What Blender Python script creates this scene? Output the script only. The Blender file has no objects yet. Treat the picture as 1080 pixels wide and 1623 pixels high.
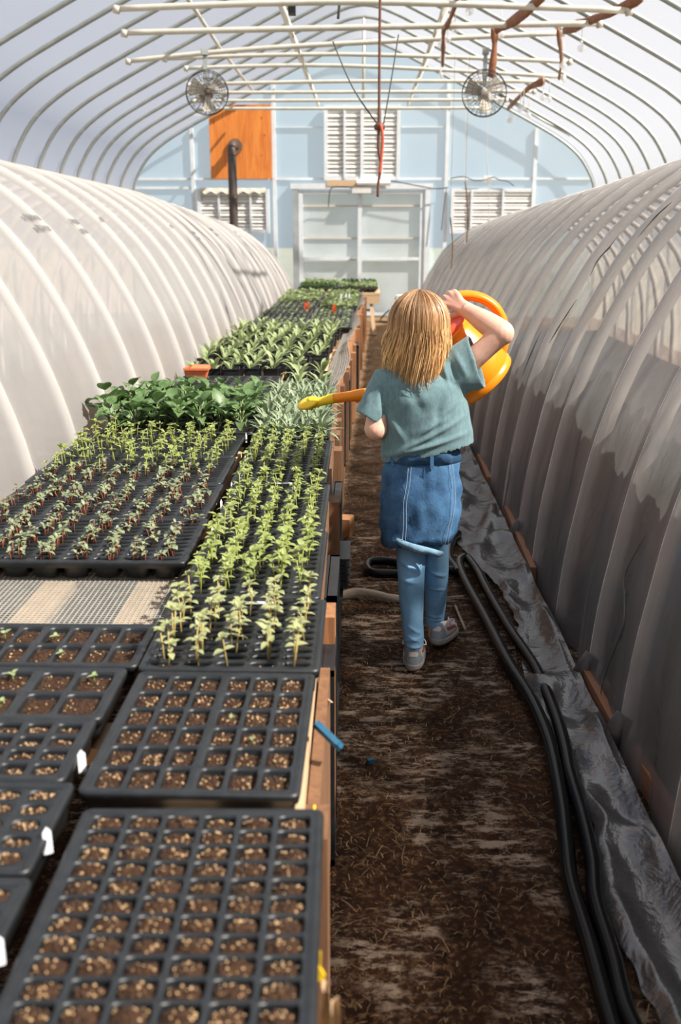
import bpy, math, random
import numpy as np
from mathutils import Vector, Matrix, noise
random.seed(7)
SC = bpy.context.scene
COL = SC.collection
R = math.radians

# ---------------------------------------------------------------- camera, light, exposure
CAM_H = 1.5
TILT = math.atan(.286)
YAW = math.atan(.0222 * math.cos(TILT))
FPX = 1578.0
cam_d = bpy.data.cameras.new('camera')
cam_d.sensor_fit = 'VERTICAL'
cam_d.sensor_height = 36.0
cam_d.sensor_width = 24.0
cam_d.lens = 36.0 * FPX / 1623.0
cam_d.clip_start = .02
cam_d.dof.use_dof = True
cam_d.dof.focus_distance = 3.55
cam_d.dof.aperture_fstop = 3.6
cam = bpy.data.objects.new('camera', cam_d)
COL.objects.link(cam)
cam.location = (0, 0, CAM_H)
cam.rotation_euler = (math.pi / 2 - TILT, 0, YAW)
SC.camera = cam

SUN_DIR = Vector((-.66, .26, -.73)).normalized()
sun_d = bpy.data.lights.new('sun', 'SUN')
sun_d.energy = 14.0
sun_d.angle = R(1.2)
sun_d.color = (1.0, .93, .83)
sun = bpy.data.objects.new('sun', sun_d)
COL.objects.link(sun)
sun.location = (9, -3, 9)
sun.rotation_euler = SUN_DIR.to_track_quat('-Z', 'Y').to_euler()

wd = bpy.data.worlds.new('sky')
SC.world = wd
wd.use_nodes = True
wn, wl = wd.node_tree.nodes, wd.node_tree.links
wn.clear()
w_out = wn.new('ShaderNodeOutputWorld')
w_bg = wn.new('ShaderNodeBackground')
w_tc = wn.new('ShaderNodeTexCoord')
w_sep = wn.new('ShaderNodeSeparateXYZ')
w_rx = wn.new('ShaderNodeMapRange')
w_mx = wn.new('ShaderNodeMix'); w_mx.data_type = 'RGBA'
w_rx.inputs['From Min'].default_value = -.75
w_rx.inputs['From Max'].default_value = .6
w_mx.inputs[6].default_value = (.62, .70, .90, 1)
w_mx.inputs[7].default_value = (.92, .92, .92, 1)
wl.new(w_tc.outputs['Generated'], w_sep.inputs[0])
wl.new(w_sep.outputs['X'], w_rx.inputs['Value'])
wl.new(w_rx.outputs[0], w_mx.inputs[0])
wl.new(w_mx.outputs[2], w_bg.inputs[0])
w_bg.inputs[1].default_value = .66
wl.new(w_bg.outputs[0], w_out.inputs[0])

SC.view_settings.view_transform = 'Standard'
SC.view_settings.look = 'None'
SC.view_settings.gamma = 1.0
SC.view_settings.exposure = 0.0
SC.cycles.use_denoising = True
SC.cycles.max_bounces = 8
SC.cycles.diffuse_bounces = 4
SC.cycles.transparent_max_bounces = 16
SC.cycles.transmission_bounces = 6
SC.cycles.sample_clamp_indirect = 6.0
SC.cycles.caustics_reflective = False
SC.cycles.caustics_refractive = False

# ---------------------------------------------------------------- where a pixel of the photo lies at a known depth or height
def ray(x, y):
    u = (x - 540) / FPX; v = (811.5 - y) / FPX
    c, s = math.cos(TILT), math.sin(TILT)
    a, b, z = u, c + v * s, -s + v * c
    cy, sy = math.cos(YAW), math.sin(YAW)
    return Vector((a * cy - b * sy, a * sy + b * cy, z))
def at(x, y, Y):
    r = ray(x, y)
    return Vector((0, 0, CAM_H)) + r * (Y / r.y)
def atz(x, y, z):
    r = ray(x, y)
    return Vector((0, 0, CAM_H)) + r * ((z - CAM_H) / r.z)

# ---------------------------------------------------------------- materials
def _mix(nt, fac, a, b):
    m = nt.nodes.new('ShaderNodeMix'); m.data_type = 'RGBA'
    if fac is not None: nt.links.new(fac, m.inputs[0])
    for i, v in ((6, a), (7, b)):
        if isinstance(v, (tuple, list)): m.inputs[i].default_value = (*v[:3], 1)
        else: nt.links.new(v, m.inputs[i])
    return m.outputs[2]
def _ramp(nt, src, stops):
    r = nt.nodes.new('ShaderNodeValToRGB')
    nt.links.new(src, r.inputs[0])
    while len(r.color_ramp.elements) < len(stops): r.color_ramp.elements.new(.5)
    for e, (p, c) in zip(r.color_ramp.elements, stops):
        e.position = p; e.color = (*c[:3], 1) if not isinstance(c, (int, float)) else (c, c, c, 1)
    return r.outputs[0]
def _noise(nt, scale, detail=3, rough=.55, stretch=None, coord='Object', dist=0):
    tc = nt.nodes.new('ShaderNodeTexCoord')
    n = nt.nodes.new('ShaderNodeTexNoise')
    n.inputs['Scale'].default_value = scale; n.inputs['Detail'].default_value = detail
    n.inputs['Roughness'].default_value = rough; n.inputs['Distortion'].default_value = dist
    src = tc.outputs[coord]
    if stretch:
        mp = nt.nodes.new('ShaderNodeMapping'); mp.inputs['Scale'].default_value = stretch
        nt.links.new(src, mp.inputs[0]); src = mp.outputs[0]
    nt.links.new(src, n.inputs['Vector'])
    return n.outputs[0]
def _voro(nt, scale, coord='Object', feature='F1', out='Distance', stretch=None):
    tc = nt.nodes.new('ShaderNodeTexCoord')
    n = nt.nodes.new('ShaderNodeTexVoronoi'); n.feature = feature
    n.inputs['Scale'].default_value = scale
    src = tc.outputs[coord]
    if stretch:
        mp = nt.nodes.new('ShaderNodeMapping'); mp.inputs['Scale'].default_value = stretch
        nt.links.new(src, mp.inputs[0]); src = mp.outputs[0]
    nt.links.new(src, n.inputs['Vector'])
    return n.outputs[out]
def _bump(nt, src, strength, dist=.01, prev=None):
    b = nt.nodes.new('ShaderNodeBump'); b.inputs['Strength'].default_value = strength
    b.inputs['Distance'].default_value = dist
    nt.links.new(src, b.inputs['Height'])
    if prev is not None: nt.links.new(prev, b.inputs['Normal'])
    return b.outputs[0]
def new_mat(name):
    m = bpy.data.materials.new(name); m.use_nodes = True
    nt = m.node_tree
    return m, nt, nt.nodes['Principled BSDF']
def simple(name, c1, c2=None, scale=20, rough=.6, metal=0, bump=0, stretch=None, detail=3, trans=0, spec=None, bscale=None, bdist=.005):
    m, nt, p = new_mat(name)
    p.inputs['Roughness'].default_value = rough
    p.inputs['Metallic'].default_value = metal
    if spec is not None: p.inputs['Specular IOR Level'].default_value = spec
    n = _noise(nt, scale, detail, stretch=stretch)
    if c2 is None: p.inputs['Base Color'].default_value = (*c1, 1); col = None
    else:
        f = _ramp(nt, n, [(.3, 0.), (.7, 1.)])
        col = _mix(nt, f, c1, c2)
        nt.links.new(col, p.inputs['Base Color'])
    if bump:
        nb = n if bscale is None else _noise(nt, bscale, 4, stretch=stretch)
        nt.links.new(_bump(nt, nb, bump, bdist), p.inputs['Normal'])
    if trans:
        t = nt.nodes.new('ShaderNodeBsdfTranslucent')
        if col is None: t.inputs[0].default_value = (*c1, 1)
        else: nt.links.new(col, t.inputs[0])
        ms = nt.nodes.new('ShaderNodeMixShader'); ms.inputs[0].default_value = trans
        nt.links.new(p.outputs[0], ms.inputs[1]); nt.links.new(t.outputs[0], ms.inputs[2])
        nt.links.new(ms.outputs[0], nt.nodes['Material Output'].inputs[0])
    return m
def film(name, col, clear, tcol=(1, 1, 1), rough=.25, gloss=.08, transl=.6, bump=0, bscale=6, stretch=None, dirt=None, dscale=2.0, clear2=None, cscale=3.0):
    """thin plastic film: some light straight through, some scattered to both sides, a little gloss"""
    m, nt, p = new_mat(name)
    nt.nodes.remove(p)
    tr = nt.nodes.new('ShaderNodeBsdfTransparent'); tr.inputs[0].default_value = (*tcol, 1)
    tl = nt.nodes.new('ShaderNodeBsdfTranslucent'); df = nt.nodes.new('ShaderNodeBsdfDiffuse')
    gl = nt.nodes.new('ShaderNodeBsdfGlossy'); gl.inputs['Roughness'].default_value = rough
    c = None
    if dirt:
        f = _ramp(nt, _noise(nt, dscale, 5, .65, stretch=stretch), [(.35, 0.), (.7, 1.)])
        c = _mix(nt, f, col, dirt)
    for b in (tl, df):
        if c is None: b.inputs[0].default_value = (*col, 1)
        else: nt.links.new(c, b.inputs[0])
    nrm = None
    if bump:
        nrm = _bump(nt, _noise(nt, bscale, 4, .6, stretch=stretch, dist=.6), bump, .03)
        for b in (df, tl, gl): nt.links.new(nrm, b.inputs['Normal'])
    m1 = nt.nodes.new('ShaderNodeMixShader'); m1.inputs[0].default_value = transl
    nt.links.new(df.outputs[0], m1.inputs[1]); nt.links.new(tl.outputs[0], m1.inputs[2])
    m2 = nt.nodes.new('ShaderNodeMixShader'); m2.inputs[0].default_value = clear
    if clear2 is not None:
        nt.links.new(_ramp(nt, _noise(nt, cscale, 6, .68, stretch=stretch, dist=.7), [(.35, clear), (.68, clear2)]), m2.inputs[0])
    nt.links.new(m1.outputs[0], m2.inputs[1]); nt.links.new(tr.outputs[0], m2.inputs[2])
    m3 = nt.nodes.new('ShaderNodeMixShader'); m3.inputs[0].default_value = gloss
    nt.links.new(m2.outputs[0], m3.inputs[1]); nt.links.new(gl.outputs[0], m3.inputs[2])
    nt.links.new(m3.outputs[0], nt.nodes['Material Output'].inputs[0])
    return m
def wood(name, c1, c2, axis=1, rough=.75):
    m, nt, p = new_mat(name)
    st = [14, 14, 14]; st[axis] = 1.2
    n = _noise(nt, 3.2, 6, .65, stretch=st, dist=.8)
    nt.links.new(_mix(nt, _ramp(nt, n, [(.28, 0.), (.72, 1.)]), c1, c2), p.inputs['Base Color'])
    p.inputs['Roughness'].default_value = rough
    nt.links.new(_bump(nt, n, .25, .004), p.inputs['Normal'])
    return m

M = {}
M['roof_film'] = film('roof_film', (.64, .665, .73), .70, (.97, .98, 1.0), gloss=.03, transl=.55)
M['wall_film'] = film('wall_film', (.60, .79, .97), .40, (.80, .92, 1.0), gloss=.03, transl=.5, dirt=(.66, .82, .96), dscale=.8)
M['door_film'] = film('door_film', (.90, .93, .94), .42, (.96, .98, .98), gloss=.06, transl=.55, bump=.15, bscale=1.5, dirt=(.80, .81, .78), dscale=1.2)
M['cover_white'] = film('cover_white', (.50, .482, .47), .36, (1, .98, .96), gloss=.06, rough=.35, transl=.40, bump=.28, bscale=3.2, stretch=(1, 1.6, .8), dirt=(.46, .448, .442), dscale=2.2)
M['cover_grey'] = film('cover_grey', (.49, .487, .485), .54, (.97, .95, .93), gloss=.10, rough=.18, transl=.55, clear2=.36, cscale=2.2, bump=.6, bscale=2.6, stretch=(1, 1.8, .7), dirt=(.40, .39, .38), dscale=3.0)
M['sheet_grey'] = film('sheet_grey', (.115, .112, .11), .16, (.85, .85, .85), gloss=.15, rough=.24, transl=.15, bump=.45, bscale=9, dirt=(.062, .056, .052), dscale=5)
M['galv'] = simple('galvanized_pipe', (.24, .26, .25), (.34, .36, .34), 9, .42, .35, .05)
M['tie_pipe'] = simple('cream_pipe', (.50, .48, .41), (.60, .57, .50), 9, .45, .1)
M['white_frame'] = simple('white_frame', (.62, .66, .69), (.74, .77, .79), 6, .5)
M['post_grey'] = simple('grey_post', (.34, .37, .38), (.44, .47, .48), 6, .45, .2)
M['louver'] = simple('louver_slat', (.66, .64, .60), (.78, .76, .72), 7, .5, .1)
M['plywood'] = None
M['pvc'] = simple('white_hoop', (.86, .82, .76), (.93, .90, .85), 8, .45)
M['pvc_tan'] = simple('tan_hoop', (.76, .70, .64), (.84, .79, .73), 6, .5)
M['brown_strap'] = simple('brown_strap', (.16, .055, .022), (.28, .11, .045), 14, .7, 0, .4)
M['pipe_rust'] = simple('stove_pipe', (.055, .042, .038), (.10, .07, .058), 6, .55, .3, .1)
M['black_plastic'] = simple('black_plastic', (.009, .0103, .0118), (.017, .0193, .0222), 30, .42, 0, .05)
M['black_flat'] = simple('black_flat', (.012, .012, .013), (.022, .022, .022), 30, .6)
M['rubber'] = simple('hose_rubber', (.004, .004, .0045), (.006, .0058, .0055), 24, .20, 0, .03, spec=.16)
M['white_tag'] = simple('white_tag', (.85, .86, .90), None, 5, .4)
M['orange_tag'] = simple('orange_tag', (.85, .10, .02), None, 5, .4)
M['yellow_tag'] = simple('yellow_tag', (.85, .55, .02), None, 5, .4)
M['blue_tape'] = simple('blue_tape', (.002, .055, .11), (.004, .08, .15), 30, .5)
M['terracotta'] = simple('terracotta_plastic', (.62, .15, .055), (.70, .20, .08), 15, .55)
M['can_orange'] = simple('can_orange', (.95, .26, .005), (.98, .31, .008), 5, .32, 0, 0, spec=.5, trans=.12)
M['can_red'] = simple('can_inside', (.80, .05, .01), (.9, .10, .012), 12, .4)
M['can_yellow'] = simple('can_yellow', (.90, .56, .012), (.95, .62, .02), 5, .35)
M['wood_pale'] = wood('pale_pine', (.52, .34, .19), (.68, .48, .30))
M['wood_orange'] = wood('orange_pine', (.23, .095, .036), (.40, .19, .082), 2)
M['wood_brown_shaded'] = wood('brown_shaded_pine', (.11, .052, .024), (.23, .115, .055), 2)  # brown pine; on near bench wood its dark tone carries the tunnel's shade
M['wood_dark'] = wood('dark_board', (.06, .04, .028), (.11, .07, .05), 2)
M['wood_grey'] = wood('weathered_board', (.20, .15, .11), (.36, .30, .24), 0)
M['board_red'] = wood('red_brown_board', (.20, .085, .04), (.30, .14, .07), 1)
M['wire'] = simple('mesh_wire', (.42, .41, .37), (.52, .50, .45), 30, .45, .4)
M['dark_wire'] = simple('dark_wire', (.025, .022, .020), (.05, .045, .04), 30, .5)
M['cord_brown'] = simple('cord_brown', (.10, .030, .018), (.17, .055, .03), 30, .6)
M['cord_orange'] = simple('cord_orange', (.55, .08, .03), (.65, .12, .05), 30, .5)
M['fan_blade'] = simple('fan_blade', (.42, .38, .32), (.52, .48, .41), 8, .5)
M['motor'] = simple('fan_motor', (.14, .10, .07), (.24, .17, .11), 10, .45, .3)
M['motor_white'] = simple('fan_motor_pale', (.62, .58, .50), (.72, .68, .60), 10, .45)
M['white_plastic'] = simple('white_plastic', (.78, .78, .77), (.86, .86, .85), 12, .4)
M['paper'] = simple('kraft_paper', (.50, .33, .18), (.62, .43, .26), 9, .8, 0, .2)
M['string'] = simple('pale_string', (.62, .56, .46), None, 9, .8)
M['print_grey'] = simple('printed_ink', (.10, .10, .10), (.20, .20, .20), 30, .6)
M['straw'] = simple('straw', (.09, .05, .022), (.30, .19, .09), 30, .7)
M['crease'] = simple('film_crease', (.10, .095, .09), None, 5, .5)
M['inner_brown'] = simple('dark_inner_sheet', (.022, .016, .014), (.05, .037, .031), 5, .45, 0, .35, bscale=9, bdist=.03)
# ---------------------------------------------------------------- mesh builder
class MB:
    def __init__(s): s.v = []; s.f = []; s.m = []; s.cur = 0
    def mi(s, i): s.cur = i; return s
    def add(s, vs, fs):
        o = len(s.v); s.v.extend([tuple(q) for q in vs])
        for f in fs: s.f.append(tuple(i + o for i in f)); s.m.append(s.cur)
    def box(s, c, d, rot=None, taper=1.0):
        x, y, z = d[0] / 2, d[1] / 2, d[2] / 2
        vs = [Vector((sx * x * (taper if sz > 0 else 1), sy * y * (taper if sz > 0 else 1), sz * z)) for sz in (-1, 1) for sy in (-1, 1) for sx in (-1, 1)]
        if rot is not None: vs = [rot @ v for v in vs]
        c = Vector(c)
        s.add([v + c for v in vs], [(0, 2, 3, 1), (4, 5, 7, 6), (0, 1, 5, 4), (2, 6, 7, 3), (0, 4, 6, 2), (1, 3, 7, 5)])
        return s
    def bar(s, a, b, w, h, up=(0, 0, 1)):
        a, b = Vector(a), Vector(b); t = (b - a).normalized(); up = Vector(up)
        if abs(t.dot(up)) > .98: up = Vector((1, 0, 0))
        x = t.cross(up).normalized(); z = x.cross(t)
        vs = [p + x * (i * w / 2) + z * (j * h / 2) for p in (a, b) for i, j in ((-1, -1), (1, -1), (1, 1), (-1, 1))]
        s.add(vs, [(0, 3, 2, 1), (4, 5, 6, 7), (0, 1, 5, 4), (1, 2, 6, 5), (2, 3, 7, 6), (3, 0, 4, 7)])
        return s
    def tube(s, pts, r, n=8, cap=True, flat=1.0, up=(0, 0, 1), closed=False):
        pts = [Vector(p) for p in pts]; k = len(pts)
        if not hasattr(r, '__len__'): r = [r] * k
        o = len(s.v); px = None
        for i in range(k):
            if closed: t = pts[(i + 1) % k] - pts[i - 1]
            else: t = pts[min(i + 1, k - 1)] - pts[max(i - 1, 0)]
            if t.length < 1e-9: t = Vector((0, 0, 1))
            t.normalize()
            if px is None:
                u = Vector(up)
                if abs(t.dot(u)) > .95: u = Vector((1, 0, 0)) if abs(t.x) < .9 else Vector((0, 1, 0))
                px = (u - t * u.dot(t)).normalized()
            else:
                px = px - t * px.dot(t)
                px = px.normalized() if px.length > 1e-6 else t.orthogonal().normalized()
            py = t.cross(px)
            for j in range(n):
                a = 2 * math.pi * j / n
                s.v.append(tuple(pts[i] + px * (math.cos(a) * r[i]) + py * (math.sin(a) * r[i] * flat)))
        for i in range(k if closed else k - 1):
            i2 = (i + 1) % k
            for j in range(n):
                j2 = (j + 1) % n
                s.f.append((o + i * n + j, o + i * n + j2, o + i2 * n + j2, o + i2 * n + j)); s.m.append(s.cur)
        if cap and not closed:
            s.f.append(tuple(o + j for j in range(n))[::-1]); s.m.append(s.cur)
            s.f.append(tuple(o + (k - 1) * n + j for j in range(n))); s.m.append(s.cur)
        return s
    def loft(s, rings, cap=True):
        n = len(rings[0]); o = len(s.v)
        for r in rings: s.v.extend([tuple(p) for p in r])
        for i in range(len(rings) - 1):
            for j in range(n):
                j2 = (j + 1) % n
                s.f.append((o + i * n + j, o + i * n + j2, o + (i + 1) * n + j2, o + (i + 1) * n + j)); s.m.append(s.cur)
        if cap:
            s.f.append(tuple(o + j for j in range(n))[::-1]); s.m.append(s.cur)
            s.f.append(tuple(o + (len(rings) - 1) * n + j for j in range(n))); s.m.append(s.cur)
        return s
    def lathe(s, prof, c=(0, 0, 0), n=24, mat=None):
        rings = []
        for r, z in prof:
            ring = [Vector((max(r, 1e-5) * math.cos(2 * math.pi * j / n), max(r, 1e-5) * math.sin(2 * math.pi * j / n), z)) for j in range(n)]
            if mat is not None: ring = [mat @ v for v in ring]
            rings.append([v + Vector(c) for v in ring])
        return s.loft(rings)
    def grid(s, nu, nv, fn):
        o = len(s.v)
        for i in range(nu + 1):
            for j in range(nv + 1): s.v.append(tuple(fn(i / nu, j / nv)))
        for i in range(nu):
            for j in range(nv):
                a = o + i * (nv + 1) + j
                s.f.append((a, a + 1, a + nv + 2, a + nv + 1)); s.m.append(s.cur)
        return s
    def ball(s, c, r, n=10, m=6, sc=(1, 1, 1)):
        c = Vector(c)
        rings = []
        for i in range(m + 1):
            th = math.pi * i / m
            rr = max(math.sin(th), .02) * r
            rings.append([c + Vector((rr * math.cos(2 * math.pi * j / n) * sc[0], rr * math.sin(2 * math.pi * j / n) * sc[1], -math.cos(th) * r * sc[2])) for j in range(n)])
        return s.loft(rings)
    def mesh(s, name, mats, smooth=True):
        me = bpy.data.meshes.new(name)
        me.from_pydata(s.v, [], s.f)
        for m in (mats if isinstance(mats, (list, tuple)) else [mats]): me.materials.append(m)
        if any(s.m): me.polygons.foreach_set('material_index', s.m)
        if smooth: me.polygons.foreach_set('use_smooth', [True] * len(me.polygons))
        me.update()
        return me
    def build(s, name, mats, parent=None, loc=None, smooth=False):
        return link(name, s.mesh(name, mats, smooth), parent, loc)
def link(name, me, parent=None, loc=None, rot=None, scale=None):
    o = bpy.data.objects.new(name, me); COL.objects.link(o)
    if parent is not None: o.parent = parent
    if loc is not None: o.location = loc
    if rot is not None: o.rotation_euler = rot
    if scale is not None: o.scale = (scale,) * 3 if not hasattr(scale, '__len__') else scale
    return o
def tag(o, label=None, cat=None, group=None, kind=None):
    if label: o['label'] = label
    if cat: o['category'] = cat
    if group: o['group'] = group
    if kind: o['kind'] = kind
    return o
def thing(name, label, cat, loc=(0, 0, 0), rotz=0, group=None):
    o = bpy.data.objects.new(name, None); COL.objects.link(o)
    o.empty_display_size = .1
    o.location = loc; o.rotation_euler = (0, 0, rotz)
    return tag(o, label, cat, group)
def off(mb, c):
    """move a mesh built in world coordinates so that its origin is c"""
    c = Vector(c); mb.v = [(x - c.x, y - c.y, z - c.z) for x, y, z in mb.v]; return mb
def single(name, mb, mats, label, cat, origin=None, group=None, smooth=False):
    """a thing that is one mesh, its origin at its own base"""
    if origin is None:
        a = np.array(mb.v); lo, hi = a.min(0), a.max(0)
        origin = ((lo[0] + hi[0]) / 2, (lo[1] + hi[1]) / 2, lo[2])
    off(mb, origin)
    return tag(mb.build(name, mats, None, origin, smooth), label, cat, group)
def struct(name, mb, mats, parent=None, smooth=False):
    o = mb.build(name, mats, parent, None, smooth)
    if parent is None: o['kind'] = 'structure'
    return o
ORD = 'first second third fourth fifth sixth seventh eighth ninth tenth eleventh twelfth thirteenth fourteenth fifteenth sixteenth seventeenth'.split()
def nz(x, y=0, z=0): return noise.noise(Vector((x, y, z)))
def smooth_pts(pts, k=6):
    """Catmull-Rom through the points"""
    pts = [Vector(p) for p in pts]; out = []
    for i in range(len(pts) - 1):
        p0, p1, p2, p3 = pts[max(i - 1, 0)], pts[i], pts[i + 1], pts[min(i + 2, len(pts) - 1)]
        for j in range(k):
            t = j / k
            out.append(.5 * ((2 * p1) + (p2 - p0) * t + (2 * p0 - 5 * p1 + 4 * p2 - p3) * t * t + (3 * p1 - p0 - 3 * p2 + p3) * t ** 3))
    out.append(pts[-1]); return out
# ---------------------------------------------------------------- greenhouse shell
WALL_Y = 17.7
PROFILE = [(-3.98, 0), (-3.97, .8), (-3.95, 1.6), (-3.90, 2.1), (-3.78, 2.4), (-3.57, 2.68), (-3.25, 2.92), (-2.85, 3.14), (-2.3, 3.42), (-1.5, 3.81), (-.8, 4.15), (-.45, 4.31), (-.2, 4.40), (0, 4.43)]
PROFILE = smooth_pts([Vector((x, 0, z)) for x, z in PROFILE], 3)
PROFILE = PROFILE + [Vector((-p.x, 0, p.z)) for p in PROFILE[-2::-1]]
def roof_z(x):
    for a, b in zip(PROFILE, PROFILE[1:]):
        if a.x <= x <= b.x and b.x > a.x: return a.z + (b.z - a.z) * (x - a.x) / (b.x - a.x)
    return 0.

# soil path
m, nt, p = new_mat('soil_path')
n1 = _noise(nt, 2.6, 6, .66, dist=.5); n2 = _noise(nt, 9, 6, .7); n3 = _noise(nt, 60, 4, .7)
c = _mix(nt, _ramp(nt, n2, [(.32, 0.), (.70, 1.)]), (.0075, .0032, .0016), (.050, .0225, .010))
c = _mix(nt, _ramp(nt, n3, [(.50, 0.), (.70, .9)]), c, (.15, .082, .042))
pt = nt.nodes.new('ShaderNodeMath'); pt.operation = 'MULTIPLY'
nt.links.new(_ramp(nt, n1, [(.47, 0.), (.57, 1.)]), pt.inputs[0])
nt.links.new(_ramp(nt, _noise(nt, 17, 8, .82, stretch=(.6, 1.6, 1)), [(.50, 0.), (.56, .9)]), pt.inputs[1])
c = _mix(nt, pt.outputs[0], c, (.35, .265, .195))
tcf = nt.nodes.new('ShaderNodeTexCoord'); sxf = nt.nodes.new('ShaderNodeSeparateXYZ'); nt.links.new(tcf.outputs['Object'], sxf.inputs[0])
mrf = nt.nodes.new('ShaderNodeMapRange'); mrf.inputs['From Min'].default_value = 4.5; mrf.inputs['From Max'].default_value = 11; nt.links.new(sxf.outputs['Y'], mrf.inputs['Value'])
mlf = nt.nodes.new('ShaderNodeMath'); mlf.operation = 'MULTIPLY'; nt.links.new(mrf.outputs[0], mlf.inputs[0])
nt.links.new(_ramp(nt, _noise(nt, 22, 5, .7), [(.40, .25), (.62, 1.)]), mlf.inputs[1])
c = _mix(nt, mlf.outputs[0], c, (.34, .21, .11))  # far path tinted tan: sunlight and thicker straw put into the soil colour
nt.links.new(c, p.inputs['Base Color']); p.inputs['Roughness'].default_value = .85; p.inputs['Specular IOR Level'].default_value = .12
b1 = _bump(nt, n2, .6, .03); nt.links.new(_bump(nt, n3, .7, .012, b1), p.inputs['Normal'])
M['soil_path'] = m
mb = MB()
def floor_fn(u, v):
    x = -4.0 + 8.0 * u; y = -3 + 20.7 * v
    return (x, y, .012 * nz(x * 3, y * 3) + .006 * nz(x * 11, y * 11) - .004)
mb.grid(160, 320, floor_fn)
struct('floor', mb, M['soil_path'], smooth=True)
M['outside'] = simple('dry_field', (.34, .29, .18), (.46, .40, .27), .6, .95)
mb = MB(); mb.box((0, 20, -.16), (120, 120, .2)); struct('ground', mb, M['outside'])

# roof film, one skin over all ribs
mb = MB()
NP = len(PROFILE) - 1
def roof_fn(u, v):
    q = PROFILE[min(NP, int(round(u * NP)))]
    y = -3.0 + (WALL_Y + 3.0) * v
    k = 1.008
    return (q.x * k, y, q.z + .035 if q.z > .3 else q.z)
mb.grid(NP, 46, roof_fn)
struct('ceiling', mb, M['roof_film'], smooth=True)
# far end wall
mb = MB()
mb.add([(q.x, WALL_Y, q.z) for q in PROFILE], [tuple(range(len(PROFILE)))])
wall = struct('wall_back', mb, M['wall_film'])
for x in (-2.87, -1.49, 1.405, 2.88):
    b = MB(); b.box((x, WALL_Y - .03, roof_z(x) / 2 - .02), (.06, .05, roof_z(x) - .05)); b.build('post', M['white_frame'], wall)
for z, x0, x1 in ((2.285, -3.85, -1.49), (2.14, -3.88, -2.87), (2.285, -1.49, 1.405), (2.285, 1.405, 3.85), (3.30, -2.9, -2.55), (3.10, -1.46, -.66), (3.10, .64, 1.37)):
    b = MB(); b.box(((x0 + x1) / 2, WALL_Y - .02, z), (x1 - x0, .03, .035 if z < 3 else .012)); b.build('rail', M['white_frame'], wall)
# double sliding door in the end wall
dr = bpy.data.objects.new('door_1', None); COL.objects.link(dr); dr.location = (0, WALL_Y - .06, 0); dr['kind'] = 'structure'
def dbox(name, x, z, w, h, mat, d=.05, y=0):
    b = MB(); b.box((x, y, z), (w, d, h)); return b.build(name, mat, dr)
dbox('jamb', -1.14, 1.06, .10, 2.12, M['post_grey'], .09); dbox('jamb', 1.10, 1.06, .09, 2.12, M['white_frame'], .09)
dbox('header', -.02, 2.165, 2.4, .09, M['white_frame'], .1)
for x in (-1.05, -.045, 1.01): dbox('stile', x, 1.06, .07, 2.08, M['white_frame'])
for x, w in ((-.55, .94), (.48, .98)):
    for z in (.05, .98, 2.07): dbox('rail', x, z, w, .05, M['white_frame'])
    for z in (1.32, 1.85): dbox('cross_bar', x, z, w, .025, M['string'], .02, .03)
    b = MB(); b.box((x, .05, 1.05), (w, .004, 2.0)); b.build('panel', M['door_film'], dr)
dbox('door_handle', -.14, .99, .12, .03, M['post_grey'], .05, -.04)
# plywood panel with the stove pipe
m, nt, p = new_mat('orange_plywood')
n = _noise(nt, 2.2, 6, .6, stretch=(7, 1, .8), dist=1.2)
c = _mix(nt, _ramp(nt, n, [(.3, 0.), (.7, 1.)]), (.56, .145, .020), (.78, .27, .050))
kn = _ramp(nt, _voro(nt, 5.5, stretch=(1.1, 1, .75)), [(.05, 1.), (.13, 0.)])
c = _mix(nt, kn, c, (.30, .06, .010))
nt.links.new(c, p.inputs['Base Color']); p.inputs['Roughness'].default_value = .55
nt.links.new(_bump(nt, n, .15, .01), p.inputs['Normal'])
M['plywood'] = m
b = MB(); pp = [(-2.56, 2.285), (-1.53, 2.285), (-1.53, 3.445), (-2.20, 3.445), (-2.56, 3.255)]
b.add([(x, WALL_Y - d, z) for d in (.088, .062) for x, z in pp], [(0, 1, 2, 3, 4), (9, 8, 7, 6, 5)] + [(k, k + 5, (k + 1) % 5 + 5, (k + 1) % 5) for k in range(5)])
single('plywood_panel', b, M['plywood'], 'orange stained plywood panel fixed high on the end wall', 'plywood panel')
t = thing('stove_pipe', 'dark brown stove pipe rising to the orange plywood panel', 'stove pipe', (-2.13, 17.1, 0))
b = MB(); b.tube(smooth_pts([(0, 0, 0), (0, 0, 1.4), (0, 0, 2.60), (0, .03, 2.72), (0, .12, 2.79), (0, .30, 2.80), (0, .52, 2.80)], 4), .072, 18)
b.build('pipe', M['pipe_rust'], t, smooth=True)
b = MB()
for z in (1.95, 2.62): b.tube([(0, 0, z), (0, 0, z + .03)], .077, 18)
b.build('pipe_collar', M['pipe_rust'], t, smooth=True)
b = MB(); b.tube([(0, .47, 2.80), (0, .512, 2.80)], .12, 20); b.build('wall_flange', M['motor'], t)
b = MB(); b.box((0, 0, .3), (.5, .4, .6)); b.build('stove_box', M['pipe_rust'], t)

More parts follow.
